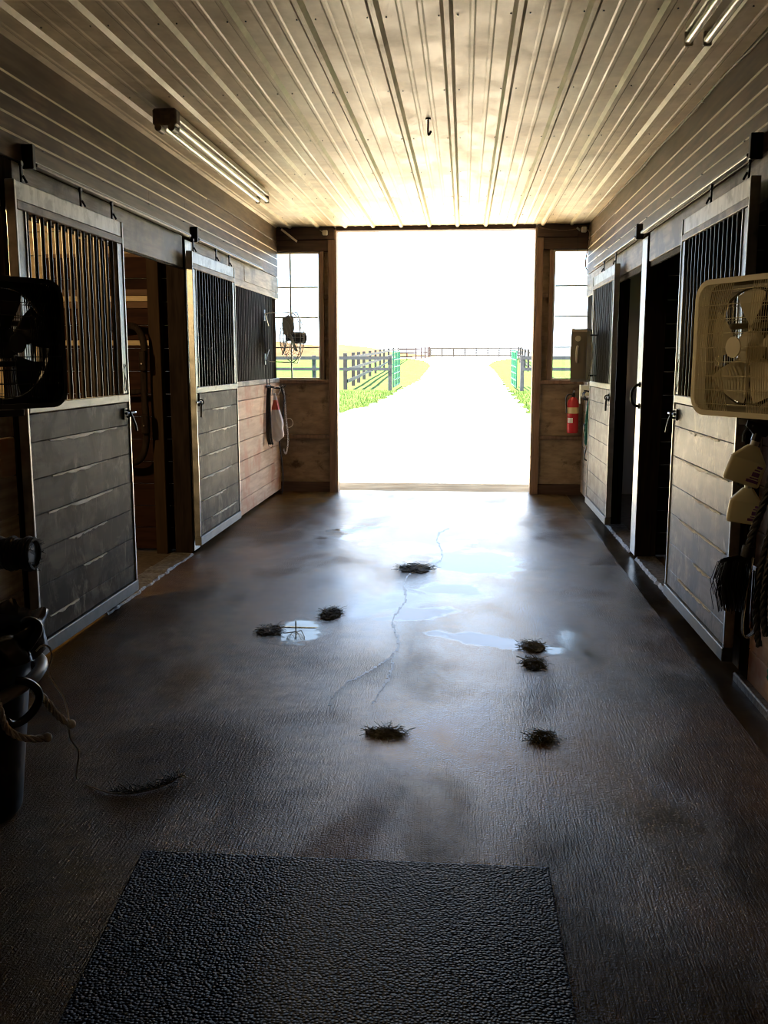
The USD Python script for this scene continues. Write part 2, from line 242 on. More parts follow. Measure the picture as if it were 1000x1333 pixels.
def tube(pts, r, sides=8, closed=False):
    p = np.asarray(pts, float); n = len(p)
    if closed: t = np.roll(p, -1, 0)-np.roll(p, 1, 0)
    else: t = np.gradient(p, axis=0)
    t /= np.linalg.norm(t, axis=1, keepdims=True)+1e-12
    ref = np.array([0, 0, 1.0]) if abs(t[0][2]) < .9 else np.array([1.0, 0, 0])
    a = np.cross(t[0], ref); a /= np.linalg.norm(a); A = [a]
    for i in range(1, n):
        a = A[-1]-t[i]*(A[-1]@t[i]); a /= np.linalg.norm(a)+1e-12; A.append(a)
    A = np.array(A); B = np.cross(t, A); ang = np.arange(sides)*2*np.pi/sides
    rr = np.broadcast_to(np.asarray(r, float), (n,))
    v = (p[:, None]+rr[:, None, None]*(np.cos(ang)[None, :, None]*A[:, None]+np.sin(ang)[None, :, None]*B[:, None])).reshape(-1, 3)
    f = []
    for i in range(n if closed else n-1):
        i2 = (i+1) % n
        for j in range(sides):
            j2 = (j+1) % sides
            f += [(i*sides+j, i*sides+j2, i2*sides+j2), (i*sides+j, i2*sides+j2, i2*sides+j)]
    v = list(v)
    if not closed:
        for i, s in ((0, 1), (n-1, -1)):
            k = len(v); v.append(p[i])
            for j in range(sides):
                a_, b_ = i*sides+j, i*sides+(j+1) % sides
                f.append((k, b_, a_) if s > 0 else (k, a_, b_))
    return trimesh.Trimesh(np.array(v), np.array(f), process=False)

def spline(pts, n=24):
    from scipy.interpolate import CubicSpline
    p = np.asarray(pts, float); s = np.r_[0, np.cumsum(np.linalg.norm(np.diff(p, axis=0), axis=1))]
    return CubicSpline(s, p)(np.linspace(0, s[-1], n))

def rope(pts, r, n=60, twist=40.0, sides=6, strands=3):
    """A laid rope: strands wound about the line."""
    p = spline(pts, n); t = np.gradient(p, axis=0); t /= np.linalg.norm(t, axis=1, keepdims=True)
    ref = np.array([.3, .2, 1.0]); a = np.cross(t, ref); a /= np.linalg.norm(a, axis=1, keepdims=True); b = np.cross(t, a)
    s = np.r_[0, np.cumsum(np.linalg.norm(np.diff(p, axis=0), axis=1))]
    out = []
    for k in range(strands):
        w = s*twist+k*2*np.pi/strands
        out.append(tube(p+.5*r*(np.cos(w)[:, None]*a+np.sin(w)[:, None]*b), .58*r, sides))
    return cat(*out)

def cyl(p, q, r, sides=16, r2=None):
    return tube([p, q], [r, r if r2 is None else r2], sides)

def lathe(profile, sides=28, center=(0, 0, 0)):
    m = trimesh.creation.revolve(np.asarray(profile, float), sections=sides); m.apply_translation(center); return m

def prism(poly, h0, h1):
    from shapely.geometry import Polygon
    m = trimesh.creation.extrude_polygon(Polygon(poly), h1-h0); m.apply_translation([0, 0, h0]); return m

def sheet(profile, y0, y1, thick):
    """A folded sheet: profile [(x, z)...] extruded along y, with a thickness upwards."""
    pr = np.asarray(profile, float); n = len(pr)
    loop = np.vstack([pr, (pr+[0, thick])[::-1]])
    v = np.vstack([np.c_[loop[:, 0], np.full(2*n, y0), loop[:, 1]], np.c_[loop[:, 0], np.full(2*n, y1), loop[:, 1]]])
    f, k = [], 2*n
    for i in range(k):
        j = (i+1) % k; f += [(i, j, k+j), (i, k+j, k+i)]
    for i in range(n-1):
        a, b, c, d = i, i+1, k-2-i, k-1-i
        f += [(a, c, b), (a, d, c), (k+a, k+b, k+c), (k+a, k+c, k+d)]
    return trimesh.Trimesh(v, np.array(f), process=False)

def ring(c, axis, r, tr, n=32, sides=5, squash=None):
    axis = np.asarray(axis, float); axis /= np.linalg.norm(axis)
    a = np.cross(axis, [0, 0, 1.0]); a /= np.linalg.norm(a); b = np.cross(axis, a)
    w = np.arange(n)*2*np.pi/n
    return tube(np.asarray(c)+r*(np.cos(w)[:, None]*a+np.sin(w)[:, None]*b), tr, sides, closed=True)

def lump(r, seed, amp=.25, sub=3, freq=6.0):
    m = trimesh.creation.icosphere(sub); v = np.array(m.vertices)
    n = meshkit.fbm(v*freq*.3+seed) if hasattr(meshkit, 'fbm') else np.zeros(len(v))
    v = v*(1+amp*np.asarray(n)[:, None])*np.asarray(r)
    return trimesh.Trimesh(v, m.faces, process=False)

USED = {}
def numbered(path):
    k = USED.get(path, 0); USED[path] = k+1
    return path if k == 0 else f'{path}_{k:03d}'

class Thing:
    """An Xform at a thing's base; its parts are meshes under it. World coordinates unless local=True."""
    GROUPS = {'stall_door': 'sliding stall doors', 'door_track': 'sliding door tracks', 'box_fan': 'box fans', 'pull_handle': 'pull handles on the posts', 'strip_light': 'ceiling strip lights', 'mud_clump': 'mud clumps on the aisle floor', 'pipe_gate': 'green gates of the drive', 'board_fence': 'board fences along the drive', 'spray_bottle': 'white spray bottles'}
    def __init__(s, name, label=None, category=None, loc=(0, 0, 0), rotz=0.0, group=None, kind=None, local=False, rotx=0.0):
        group = group or s.GROUPS.get(name); s.path = numbered('/World/'+name); s.loc = np.array(loc, float); s.local = local
        x = UsdGeom.Xform.Define(stage, s.path); x.AddTranslateOp().Set(Gf.Vec3d(*map(float, loc)))
        if rotz: x.AddRotateZOp().Set(float(rotz))
        if rotx: x.AddRotateXOp().Set(float(rotx))
        for k, v in (('label', label), ('category', category), ('group', group), ('kind', kind)):
            if v: x.GetPrim().SetCustomDataByKey(k, v)
        s.prim = x.GetPrim()
    def add(s, name, mesh, material, smooth=False, under=None, label=None, kind=None):
        mesh = mesh.copy()
        if not s.local: mesh.apply_translation(-s.loc)
        p = numbered((under or s.path)+'/'+name)
        g = usdkit.mesh(stage, p, mesh, M[material] if isinstance(material, str) else material, smooth=smooth)
        if label: g.GetPrim().SetCustomDataByKey('label', label)
        if kind: g.GetPrim().SetCustomDataByKey('kind', kind)
        return p

def single(name, mesh, material, label=None, category=None, kind=None, smooth=False, group=None):
    """A thing that is one mesh."""
    p = numbered('/World/'+name); g = usdkit.mesh(stage, p, mesh, M[material], smooth=smooth)
    for k, v in (('label', label), ('category', category), ('group', group), ('kind', kind)):
        if v: g.GetPrim().SetCustomDataByKey(k, v)
    return p

# ------------------------------------------------------------------ sizes
XL, XR, D, ZC = -2.22, 1.40, 11.34, 3.134          # faces of the aisle walls, the end wall, the ceiling
YB = -3.5                                          # the closed end behind the camera
SL, SR = -5.9, 5.1                                 # back walls of the stalls

# ================================================================== SETTING
# ---- floor
fl = Thing('floor', kind='structure')
fl.add('slab', bx(XL-.15, 1.235, YB, 11.50, -.15, 0), 'floor')
fl.add('gutter', bx(1.240, XR+.10, YB, 11.42, -.15, -.006), 'gutter')
fl.add('slab_edge', bx(1.2345, 1.2405, YB, 11.42, -.15, -.004), 'joint')
for pts in ([(-.36, 7.0), (-.40, 6.55), (-.37, 6.1), (-.42, 5.6), (-.36, 5.25), (-.37, 4.95)], [(-.37, 4.95), (-.47, 4.65), (-.56, 4.45), (-.60, 4.15)], [(-.37, 4.95), (-.36, 4.6), (-.41, 4.2)], [(-.12, 8.9), (-.22, 8.3), (-.16, 7.7), (-.36, 7.0)]):
    q = spline(pts, 40); q += nrg.normal(0, .006, q.shape)
    q = np.c_[q, np.full(len(q), .0002)]
    w = np.interp(np.arange(40), [0, 20, 39], [.0008, .0016, .0006])
    fl.add('crack', cat(*[bx(min(a[0], b[0])-w[i], max(a[0], b[0])+w[i], min(a[1], b[1]), max(a[1], b[1])+.002, -.004, .0006) for i, (a, b) in enumerate(zip(q[:-1], q[1:]))]), 'joint', kind='stuff')
# sills of the stall openings: broken concrete edge
def sill(x0, x1, y0, y1):
    n = 34; ys = np.linspace(y0, y1, n); top = .008+.012*nrg.random(n); w = .018*nrg.random(n)
    v, f = [], []
    s = 1 if x1 > x0 else -1
    for i in range(n):
        v += [(x0, ys[i], -.02), (x1+s*w[i], ys[i], -.02), (x1-s*.03+s*w[i], ys[i], top[i]), (x0, ys[i], top[i]+.004)]
    for i in range(n-1):
        for j in range(4):
            a, b = i*4+j, i*4+(j+1) % 4; f += [(a, b, b+4), (a, b+4, a+4)]
    f += [(0, 1, 2), (0, 2, 3)]+[(4*n-4, 4*n-2, 4*n-3), (4*n-4, 4*n-1, 4*n-2)]
    m = trimesh.Trimesh(np.array(v), np.array(f), process=False); m.fix_normals(); return m
fl.add('sill', sill(XL-.16, XL+.02, 5.6, 7.48), 'concrete_sill')
fl.add('sill', sill(XR+.16, XR-.01, 5.9, 7.62), 'concrete_sill')
fl.add('sill', sill(XR+.16, XR-.01, 7.88, 9.2), 'concrete_sill')
fl.add('sill', bx(XR-.03, XR+.12, YB, 4.70, -.05, .035, .006), 'concrete_sill')
fl.add('sill', bx(XL-.12, XL+.02, YB, 4.5, -.05, .035, .006), 'concrete_sill')
single('floor_stall', bx(SL, XL-.12, YB, D+.1, -.15, .0), 'dirt', kind='structure')
single('floor_stall', bx(XR+.11, SR, YB, D+.1, -.15, .0), 'dirt', kind='structure')

# ---- ceiling: one folded steel panel from rib to rib
ce = Thing('ceiling', kind='structure')
ribs = [-.10+.3265*k for k in range(-7, 6)]
for k, (a, b) in enumerate(zip(ribs[:-1], ribs[1:])):
    pr = [(a, ZC-.022), (a+.012, ZC-.022), (a+.030, ZC)]
    for c in (a+(b-a)*.36, a+(b-a)*.64):
        pr += [(c-.016, ZC), (c-.007, ZC-.0035), (c+.007, ZC-.0035), (c+.016, ZC)]
    pr += [(b-.030, ZC), (b-.012, ZC-.022), (b-.0004, ZC-.022)]
    lo, hi = XL-.02, XR+.02
    pr = [(min(max(x, lo), hi), z) for x, z in pr]
    pr = [q for i, q in enumerate(pr) if i == 0 or q[0] > pr[i-1][0]+1e-6]
    if len(pr) > 1: ce.add('ceiling_panel', sheet(pr, YB, D+.09, .003), 'ceiling', smooth=20)
heads = []
for y in (2.2, 3.4, 4.6, 5.8, 7.0, 8.2, 9.4, 10.6):
    for a in ribs[1:-1]:
        for dx in (.05, .29): 
            if XL < a+dx < XR: heads.append(cyl((a+dx, y, ZC+.001), (a+dx, y, ZC-.005), .0042, 6))
ce.add('screw_heads', cat(*heads), 'black_iron', kind='stuff')

# ---- roof, gable and outer walls of the barn
ro = Thing('roof', kind='structure')
ro.add('roof_slope', hull([(SL-.5, YB-.3, 3.15), (SL-.5, D+.35, 3.15), (-.4, YB-.3, 5.0), (-.4, D+.35, 5.0), (SL-.5, YB-.3, 3.25), (SL-.5, D+.35, 3.25), (-.4, YB-.3, 5.1), (-.4, D+.35, 5.1)]), 'roof')
ro.add('roof_slope', hull([(SR+.5, YB-.3, 3.15), (SR+.5, D+.35, 3.15), (-.4, YB-.3, 5.0), (-.4, D+.35, 5.0), (SR+.5, YB-.3, 3.25), (SR+.5, D+.35, 3.25), (-.4, YB-.3, 5.1), (-.4, D+.35, 5.1)]), 'roof')
ro.add('gable', hull([(SL, y, 3.16) for y in (D+.10, D+.16)]+[(SR, y, 3.16) for y in (D+.10, D+.16)]+[(-.4, y, 4.98) for y in (D+.10, D+.16)]), 'exterior')
ro.add('stall_loft', bx(SL, XL-.02, YB, D+.1, 3.14, 3.16), 'stall_dark')
ro.add('stall_loft', bx(XR+.02, SR, YB, D+.1, 3.14, 3.16), 'stall_dark')

# ---- aisle walls
def wall_upper(w, side):
    """Planks with a pale tongue showing in the joints, a trim board above and a header board below."""
    X = XL if side < 0 else XR
    f = -1 if side < 0 else 1                       # outwards
    def b(n0, n1, y0, y1, z0, z1, ch=0): return bx(X+f*n0, X+f*n1, y0, y1, z0, z1, ch)
    zs = [2.556, 2.680, 2.767, 2.853, 2.955]
    for i in range(4):
        z0, z1 = zs[i]+.0055, zs[i+1]-.0055
        cuts = sorted([YB, D-.005]+[rng.uniform(0, 3), rng.uniform(6.5, 9.5)])
        for y0, y1 in zip(cuts[:-1], cuts[1:]): w.add('plank', b(0, .02, y0, y1-.002, z0, z1, .0015), 'plank')
        end = D-.02 if i != 3 else (8.275 if side < 0 else 9.4)
        w.add('tongue', b(.0004, .012, YB, end, zs[i+1]-.0056, zs[i+1]+.0056), 'tongue')
    w.add('trim_board', b(.002, .025, YB, D-.005, 2.960, ZC+.002, .004), 'trim')
    w.add('backing', b(.021, .04, YB, D-.005, 2.30, ZC), 'stall_dark')
    return b

wl = Thing('wall_left', kind='structure')
bl = wall_upper(wl, -1)
wl.add('header_board', bl(.004, .03, 4.0, 7.50, 2.31, 2.552, .003), 'header')
wl.add('header_board', bl(.0, .03, 7.73, 9.6, 2.36, 2.552, .003), 'header')
wl.add('header_board', bl(-.004, .03, 9.602, D-.005, 2.375, 2.552, .003), 'header')
wl.add('header_board', bl(.004, .03, YB, 3.998, 2.31, 2.552, .003), 'header')
# posts
wl.add('post', bl(.002, .045, 4.52, 4.66, 0, 2.552, .004), 'post')
pp = wl.add('post', bl(.002, .15, 7.52, 7.72, 0, 2.552, .004), 'post')
wl.add('post_edge', bl(-.004, .0015, 7.545, 7.715, .02, 2.53, .001), 'galv', under=pp)
wl.add('post', bl(.03, .15, 11.10, 11.32, 0, 2.37, .004), 'post')
wl.add('post', bl(.002, .14, .30, .44, 0, 2.552, .004), 'post')
# panel beside the last door, with its grille
for z0, z1 in zip([.035, .195, .395, .585, .785, 1.0, 1.19], [.192, .391, .581, .781, .996, 1.186, 1.325]):
    wl.add('board', bl(0, .03, 8.40, D-.005, z0, z1, .003), 'pink')
wl.add('rail', bl(-.006, .03, 8.40, D-.005, 1.329, 1.378, .004), 'header')
wl.add('rail', bl(-.006, .03, 8.80, D-.02, 2.305, 2.372, .004), 'header')
for k in range(28):
    y = 8.92+.0765*k
    wl.add('bar', cyl((XL-.014, y, 1.37), (XL-.014, y, 2.32), .011, 8), 'bar', smooth=40)
# front of the first stall behind and before the sliding door
for z0, z1 in zip([.035, .23, .43, .62, .82, 1.02, 1.21], [.226, .426, .616, .816, 1.016, 1.206, 1.325]):
    wl.add('board', bl(.004, .03, YB, 4.516, z0, z1, .003), 'header' if rng.random() < .7 else 'pink')
    wl.add('board', bl(.004, .03, 4.664, 5.72, z0, z1, .003), 'stall_wood')
wl.add('rail', bl(-.006, .03, YB, 4.516, 1.329, 1.372, .004), 'header')
wl.add('post', bl(.004, .14, 5.722, 5.84, 0, 2.31, .004), 'post')

wr = Thing('wall_right', kind='structure')
br = wall_upper(wr, 1)
wr.add('header_board', br(.004, .03, 4.4, 7.60, 2.335, 2.552, .003), 'header')
wr.add('header_board', br(.004, .03, 7.88, 9.4, 2.345, 2.552, .003), 'header')
wr.add('header_board', br(.0, .03, 9.402, D-.005, 2.36, 2.552, .003), 'header')
wr.add('header_board', br(.004, .03, YB, 4.398, 2.335, 2.552, .003), 'header')
wr.add('post', br(.002, .14, 4.58, 4.72, 0, 2.552, .004), 'post')
pp = wr.add('post', br(.002, .16, 7.63, 7.86, 0, 2.552, .004), 'post')
wr.add('post_edge', br(-.004, .0015, 7.65, 7.855, .02, 2.53, .001), 'galv', under=pp)
wr.add('post', br(.004, .14, 9.22, 9.36, 0, 2.34, .004), 'post')
wr.add('post', br(.004, .14, 5.93, 6.05, 0, 2.33, .004), 'post')
for z0, z1 in zip([.035, .195, .395, .585, .785, 1.0, 1.19], [.192, .391, .581, .781, .996, 1.186, 1.325]):
    wr.add('board', br(0, .03, 9.362, D-.005, z0, z1, .003), 'header')
    wr.add('board', br(.004, .03, YB, 4.576, z0, z1, .003), 'pink' if z0 < .5 else 'stall_wood')
    wr.add('board', br(.004, .03, 4.724, 5.928, z0, z1, .003), 'stall_wood')
wr.add('rail', br(-.006, .03, 9.362, D-.005, 1.329, 1.378, .004), 'header')
wr.add('rail', br(-.006, .03, 9.362, D-.02, 2.305, 2.358, .004), 'header')
for k in range(24):
    y = 9.46+.0765*k
    if y < D-.05: wr.add('bar', cyl((XR+.014, y, 1.37), (XR+.014, y, 2.32), .011, 8), 'bar', smooth=40)
wr.add('rail', br(-.006, .03, YB, 4.576, 1.329, 1.372, .004), 'stall_wood')
wr.add('board', br(.004, .03, YB, 4.576, 1.374, 2.333, .003), 'stall_dark')

# ---- stalls: partitions, outer walls
def partition(name, y, x0, x1, pale, mat_, gap=()):
    w = Thing(name, kind='structure')
    z = .02; k = 0
    while z < 3.10:
        h = .185; z1 = min(z+h, 3.13)
        cuts = [(x0, x1, 'stall_pale_lit' if k in pale else mat_)] if not pale or k in pale else [(x0, -3.42, 'stall_pale_lit'), (-3.417, x1, mat_)]  # top and far left painted pale as lit, the rest dark as shaded
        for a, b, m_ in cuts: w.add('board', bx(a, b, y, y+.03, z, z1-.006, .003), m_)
        z = z1; k += 1
    return w
w = partition('wall_stall', 7.60, SL, XL-.155, (13, 14, 15, 16), 'stall_red_shaded')
w.add('post', bx(-2.525, -2.43, 7.50, 7.598, 0, 3.12, .004), 'stall_red_shaded2')
for z0, z1, m_ in ((2.055, 2.098, 'stall_pale_lit'), (2.10, 2.15, 'stall_wood'), (2.00, 2.053, 'stall_wood'), (1.705, 1.745, 'stall_pale_lit'), (2.40, 2.43, 'stall_wood')): w.add('batten', bx(-3.40, -2.527, 7.575, 7.599, z0, z1, .003), m_)
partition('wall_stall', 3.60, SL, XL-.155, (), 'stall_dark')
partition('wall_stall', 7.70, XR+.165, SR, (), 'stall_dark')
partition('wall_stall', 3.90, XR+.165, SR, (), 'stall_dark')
def outer(name, x, sgn, wins):
    """An outer wall along y with window openings (y0, y1)."""
    w = Thing(name, kind='structure'); a, b = x, x+sgn*.08; ys = [YB]
    z0, z1 = 1.45, 2.25
    w.add('siding', bx(a, b, YB, D+.16, -.1, z0), 'stall_wood'); w.add('siding', bx(a, b, YB, D+.16, z1, 3.16), 'stall_wood')
    for q in wins: ys += list(q)
    ys.append(D+.16)
    for y0, y1 in zip(ys[::2], ys[1::2]): w.add('siding', bx(a, b, y0, y1, z0, z1), 'stall_wood')
    return w
outer('wall_outer', SL, -1, [(9.2, 10.1)])
outer('wall_outer', SR, 1, [(9.6, 10.3)])
wb = Thing('wall_near', kind='structure')
wb.add('siding', bx(SL, SR, YB-.08, YB, -.1, 3.16), 'stall_dark')

# ---- end wall with the open doorway
we = Thing('wall_back', kind='structure')
Y0, Y1 = D, D+.10
def endside(x_wall, x_win, x_jamb0, x_jamb, sgn):
    """From the aisle wall towards the opening: window, studs, jamb."""
    S = lambda a, b, z0, z1, m, n, d0=0.0, d1=.10, ch=.003: we.add(n, bx(a, b, Y0+d0, Y0+d1, z0, z1, ch), m)
    outx = x_wall-sgn*.2
    S(outx, x_jamb, 2.99, 3.125, 'end_dark', 'beam', -.03, .08)
    S(outx, x_jamb0, 2.855, 2.985, 'end_dark', 'beam', .0, .08)
    S(x_win, x_jamb0, 1.33, 2.85, 'end_ply', 'panel', .075, .10)
    S(x_win, x_win+sgn*.045, 1.36, 2.853, 'end_stud', 'stud', -.004, .074)
    for z in (1.845, 2.335): S(x_win+sgn*.047, x_jamb0-sgn*.002, z-.022, z+.022, 'end_stud', 'girt', .01, .074)
    S(x_wall, x_jamb0, 1.312, 1.356, 'end_stud', 'girt', -.012, .074)
    S(outx, x_jamb0, .70, 1.31, 'end_ply', 'panel', .03, .10)
    S(x_wall, x_jamb0, .655, .697, 'end_stud', 'girt', -.008, .10)
    S(outx, x_jamb0, .12, .652, 'end_ply', 'panel', .03, .10)
    S(outx, x_jamb0, -.02, .117, 'end_dark', 'sill_board', .012, .10)
    S(x_jamb0, x_jamb, -.02, 2.985, 'end_stud', 'jamb', -.02, .11)
    S(x_jamb, x_jamb+sgn*.022, -.02, 3.10, 'jamb', 'jamb_lining', -.01, .16)
    S(x_win, x_jamb0+sgn*.0, 2.856, 2.99, 'end_dark', 'beam', .02, .1)
endside(XL, -1.715, -1.615, -1.537, 1)
endside(XR, 1.015, .895, .822, -1)
we.add('head', bx(-1.515, .80, D-.005, D+.14, 3.085, 3.16, .004), 'end_dark')
we.add('siding', bx(SL, XL-.2, D+.10, D+.16, -.1, 3.17), 'exterior')
we.add('siding', bx(XR+.2, SR, D+.10, D+.16, -.1, 3.17), 'exterior')
we.add('siding', bx(-1.715, -1.60, D+.101, D+.16, -.1, 3.17), 'exterior')
we.add('siding', bx(.89, 1.015, D+.101, D+.16, -.1, 3.17), 'exterior')
we.add('siding', bx(XL-.2, -1.716, D+.101, D+.16, -.1, 1.36), 'exterior')
we.add('siding', bx(1.016, XR+.2, D+.101, D+.16, -.1, 1.36), 'exterior')
we.add('siding', bx(XL-.2, -1.716, D+.101, D+.16, 2.86, 3.17), 'exterior')
we.add('siding', bx(1.016, XR+.2, D+.101, D+.16, 2.86, 3.17), 'exterior')
we.add('siding', bx(-1.60, .89, D+.141, D+.16, 3.09, 3.17), 'exterior')

def window(n, x0, x1, z0, z1, rows, cols, fr=.022):
    w = Thing('window_%d' % n, kind='structure')
    y0, y1 = D+.03, D+.075
    for a, b, c, d in ((x0, x0+fr, z0, z1), (x1-fr, x1, z0, z1), (x0+fr, x1-fr, z0, z0+fr), (x0+fr, x1-fr, z1-fr, z1)):
        w.add('window_frame', bx(a, b, y0, y1, c, d, .003), 'white_frame')
    xs = [x0+fr]+list(cols)+[x1-fr]; zs = [z0+fr]+list(rows)+[z1-fr]
    for x in cols: w.add('muntin', bx(x-.007, x+.007, y0+.008, y1-.008, z0+fr, z1-fr), 'muntin')
    for z in rows:
        for a, b in zip(xs[:-1], xs[1:]): w.add('muntin', bx(a+.0075, b-.0075, y0+.008, y1-.008, z-.007, z+.007), 'muntin')
    for a, b in zip(xs[:-1], xs[1:]):
        for c, d in zip(zs[:-1], zs[1:]): w.add('pane', bx(a+.007, b-.007, y0+.02, y0+.024, c+.007, d-.007), 'glass')
    return w
window(1, XL-.19, -1.716, 1.358, 2.853, (1.74, 2.095, 2.445), (-2.075,))
window(2, 1.016, XR+.19, 1.358, 2.853, (1.74, 2.095, 2.445), ())

# ================================================================== SLIDING STALL DOORS AND THEIR TRACKS
def stall_door(side, y0, W, latch_far, label, planks, mark=None, pale=False, bars=14):
    """n: out of the wall into the aisle, u: along the aisle from the near edge."""
    X = XL if side < 0 else XR; f = 1 if side < 0 else -1
    t = Thing('stall_door', label, 'door', (X+f*.055, y0+W/2, .075))
    B = lambda n0, n1, u0, u1, z0, z1, ch=0: bx(X+f*n0, X+f*n1, y0+u0, y0+u1, z0, z1, ch)
    P = lambda n, u, z: (X+f*n, y0+u, z)
    n0, n1 = .035, .080
    zb = [.155, .262, .436, .624, .806, .990, 1.177, 1.318]
    pm = 'door_plank_pale' if pale else ('door_plank_scuffed_sheen' if side > 0 else 'door_plank')
    for a, b in zip(zb[:-1], zb[1:]):
        p = t.add('plank', B(n0, n1-.008, .024, W-.024, a+.0006, b-.0006, .003), pm)
        if b < 1.3 and not pale:                                    # splintered pale lip along the joint
            m_ = 1 if rng.random() < .45 else 2
            for _ in range(m_):
                u0 = rng.uniform(.04, W*.5); L = rng.uniform(.25, W-u0-.06)
                n = 26; us = np.linspace(u0, u0+L, n); th = .004+.020*np.abs(np.interp(np.arange(n), np.arange(0, n, 2), nrg.random(13)))*np.sin(np.linspace(.25, 2.9, n))
                v, fc = [], []
                for i in range(n):
                    v += [P(n1-.0085, us[i], b-.003-th[i]), P(n1-.0085, us[i], b-.001), P(n1-.0020, us[i], b-.0012), P(n1-.0030, us[i], b-.003-.85*th[i])]
                for i in range(n-1):
                    for j in range(4):
                        a_, b_ = i*4+j, i*4+(j+1) % 4; fc += [(a_, b_, b_+4), (a_, b_+4, a_+4)]
                fc += [(0, 1, 2), (0, 2, 3), (4*n-4, 4*n-2, 4*n-3), (4*n-4, 4*n-1, 4*n-2)]
                mm = trimesh.Trimesh(np.array(v), np.array(fc), process=False); mm.fix_normals()
                t.add('chipped_lip', mm, 'chip', under=p)
    t.add('bottom_channel', B(n0-.004, n1+.006, 0, W, .078, .150, .004), 'channel')
    t.add('edge_channel', B(n0-.004, n1, 0, .020, .152, 2.435, .003), 'galv')
    t.add('edge_channel', B(n0-.004, n1, W-.020, W, .152, 2.435, .003), 'galv')
    t.add('mid_rail', B(n0, n1+.002, .022, W-.022, 1.322, 1.371, .004), 'cream_rail')
    t.add('stile', B(n0, n1-.006, .024, .098, 1.374, 2.300, .003), 'stile')
    t.add('stile', B(n0, n1-.006, W-.098, W-.024, 1.374, 2.300, .003), 'stile')
    t.add('stile_lip', B(n0+.004, n1, .1, .113, 1.374, 2.300, .002), 'galv')
    t.add('stile_lip', B(n0+.004, n1, W-.113, W-.1, 1.374, 2.300, .002), 'galv')
    t.add('top_rail', B(n0, n1-.006, .022, W-.022, 2.345, 2.434, .003), 'stile')
    t.add('top_lip', B(n0+.004, n1, .022, W-.022, 2.303, 2.342, .003), 'header')
    for k in range(bars):
        u = .113+(W-.226)*(k+.5)/bars
        t.add('bar', cyl(P(.056, u, 1.365), P(.056, u, 2.31), .0115, 10), 'bar', smooth=40)
    for u in (W*.10, W*.60, W*.93)[:3 if side < 0 else 2]:
        h = t.add('hanger', cat(B(.046, .056, u-.010, u+.010, 2.42, 2.520, .002), cyl(P(.058, u, 2.475), P(.072, u+.012, 2.442), .006, 8)), 'black_iron')
        t.add('roller', cyl(P(.044, u, 2.531), P(.058, u, 2.531), .0135, 14), 'black_iron', smooth=40, under=h)
    lu = W-.10 if latch_far else .10; d = 1 if latch_far else -1
    l = t.add('latch', cat(B(n1-.004, n1+.006, lu-.03, lu+.03, 1.215, 1.285, .002), cyl(P(n1+.014, lu-d*.02, 1.252), P(n1+.014, lu+d*.13, 1.252), .008, 8),
                           ring(P(n1+.012, lu+d*.012, 1.25), (0, 1, 0), .022, .006, 12)), 'black_iron')
    t.add('latch_handle', tube(spline([P(n1+.018, lu+d*.04, 1.255), P(n1+.030, lu+d*.07, 1.20), P(n1+.035, lu+d*.10, 1.135)], 8), .009, 8), 'black_iron', smooth=40, under=l)
    t.add('latch_tip', cyl(P(n1+.014, lu+d*.131, 1.252), P(n1+.014, lu+d*.15, 1.252), .0085, 8), 'chrome', under=l)
    if mark:
        q = spline([P(n1-.004, mark[0][0]+.0, mark[0][1])]+[P(n1-.004, a, b) for a, b in mark[1:]], 60)
        t.add('painted_number', tube(q, .0032, 5), 'bar', label='dark painted number on the stile')
    return t
W1 = 1.45
c8 = W1-.062
stall_door(-1, 4.50, W1, True, 'grey plank sliding stall door with barred top beside the black box fan, painted with an 8', 7,
           mark=[(c8+.025, 1.555), (c8-.012, 1.500), (c8+.018, 1.455), (c8+.022, 1.415), (c8-.004, 1.393), (c8-.02, 1.42), (c8-.008, 1.46), (c8-.022, 1.51), (c8-.010, 1.56)])
stall_door(-1, 7.47, 1.41, False, 'closed grey stall door between the metal-edged post and the pink boards on the left', 7)
c9 = 1.415-.062
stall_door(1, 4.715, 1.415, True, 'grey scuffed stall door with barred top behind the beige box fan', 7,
           mark=[(c9-.02, 1.62), (c9+.0, 1.57), (c9+.018, 1.555), (c9-.016, 1.51), (c9-.022, 1.46), (c9+.0, 1.42), (c9+.022, 1.40), (c9+.0, 1.392), (c9-.02, 1.393)])
stall_door(1, 8.75, 1.45, False, 'pale narrow-looking stall door near the fire extinguisher on the right', 7, pale=True)

def track(side, y0, y1, label):
    X = XL if side < 0 else XR; f = 1 if side < 0 else -1
    t = Thing('door_track', label, 'track', (X+f*.03, (y0+y1)/2, 2.5))
    t.add('cover', bx(X, X+f*.050, y0, y1, 2.566, 2.640, .004), 'header_dull')
    t.add('rail', bx(X+f*.030, X+f*.066, y0, y1, 2.545, 2.563, .003), 'bar')
    t.add('lip', bx(X+f*.0505, X+f*.0535, y0, y1, 2.566, 2.571, .001), 'galv')
    for k in range(4):
        y = y0+.12+(y1-y0-.24)*k/3
        t.add('bracket', bx(X, X+f*.054, y-.012, y+.012, 2.6405, 2.645, .002), 'black_iron')
    t.add('end_stop', bx(X, X+f*.06, y0-.035, y0-.001, 2.530, 2.65, .004), 'black_iron')
    return t
track(-1, 4.80, 7.52, 'sliding door track above the stall door painted with an 8')
track(-1, 7.75, 10.25, 'sliding door track running above the pink boards on the left')
track(1, 4.86, 7.62, 'sliding door track above the stall door behind the beige box fan')
track(1, 7.88, 10.30, 'sliding door track above the pale stall door on the right')

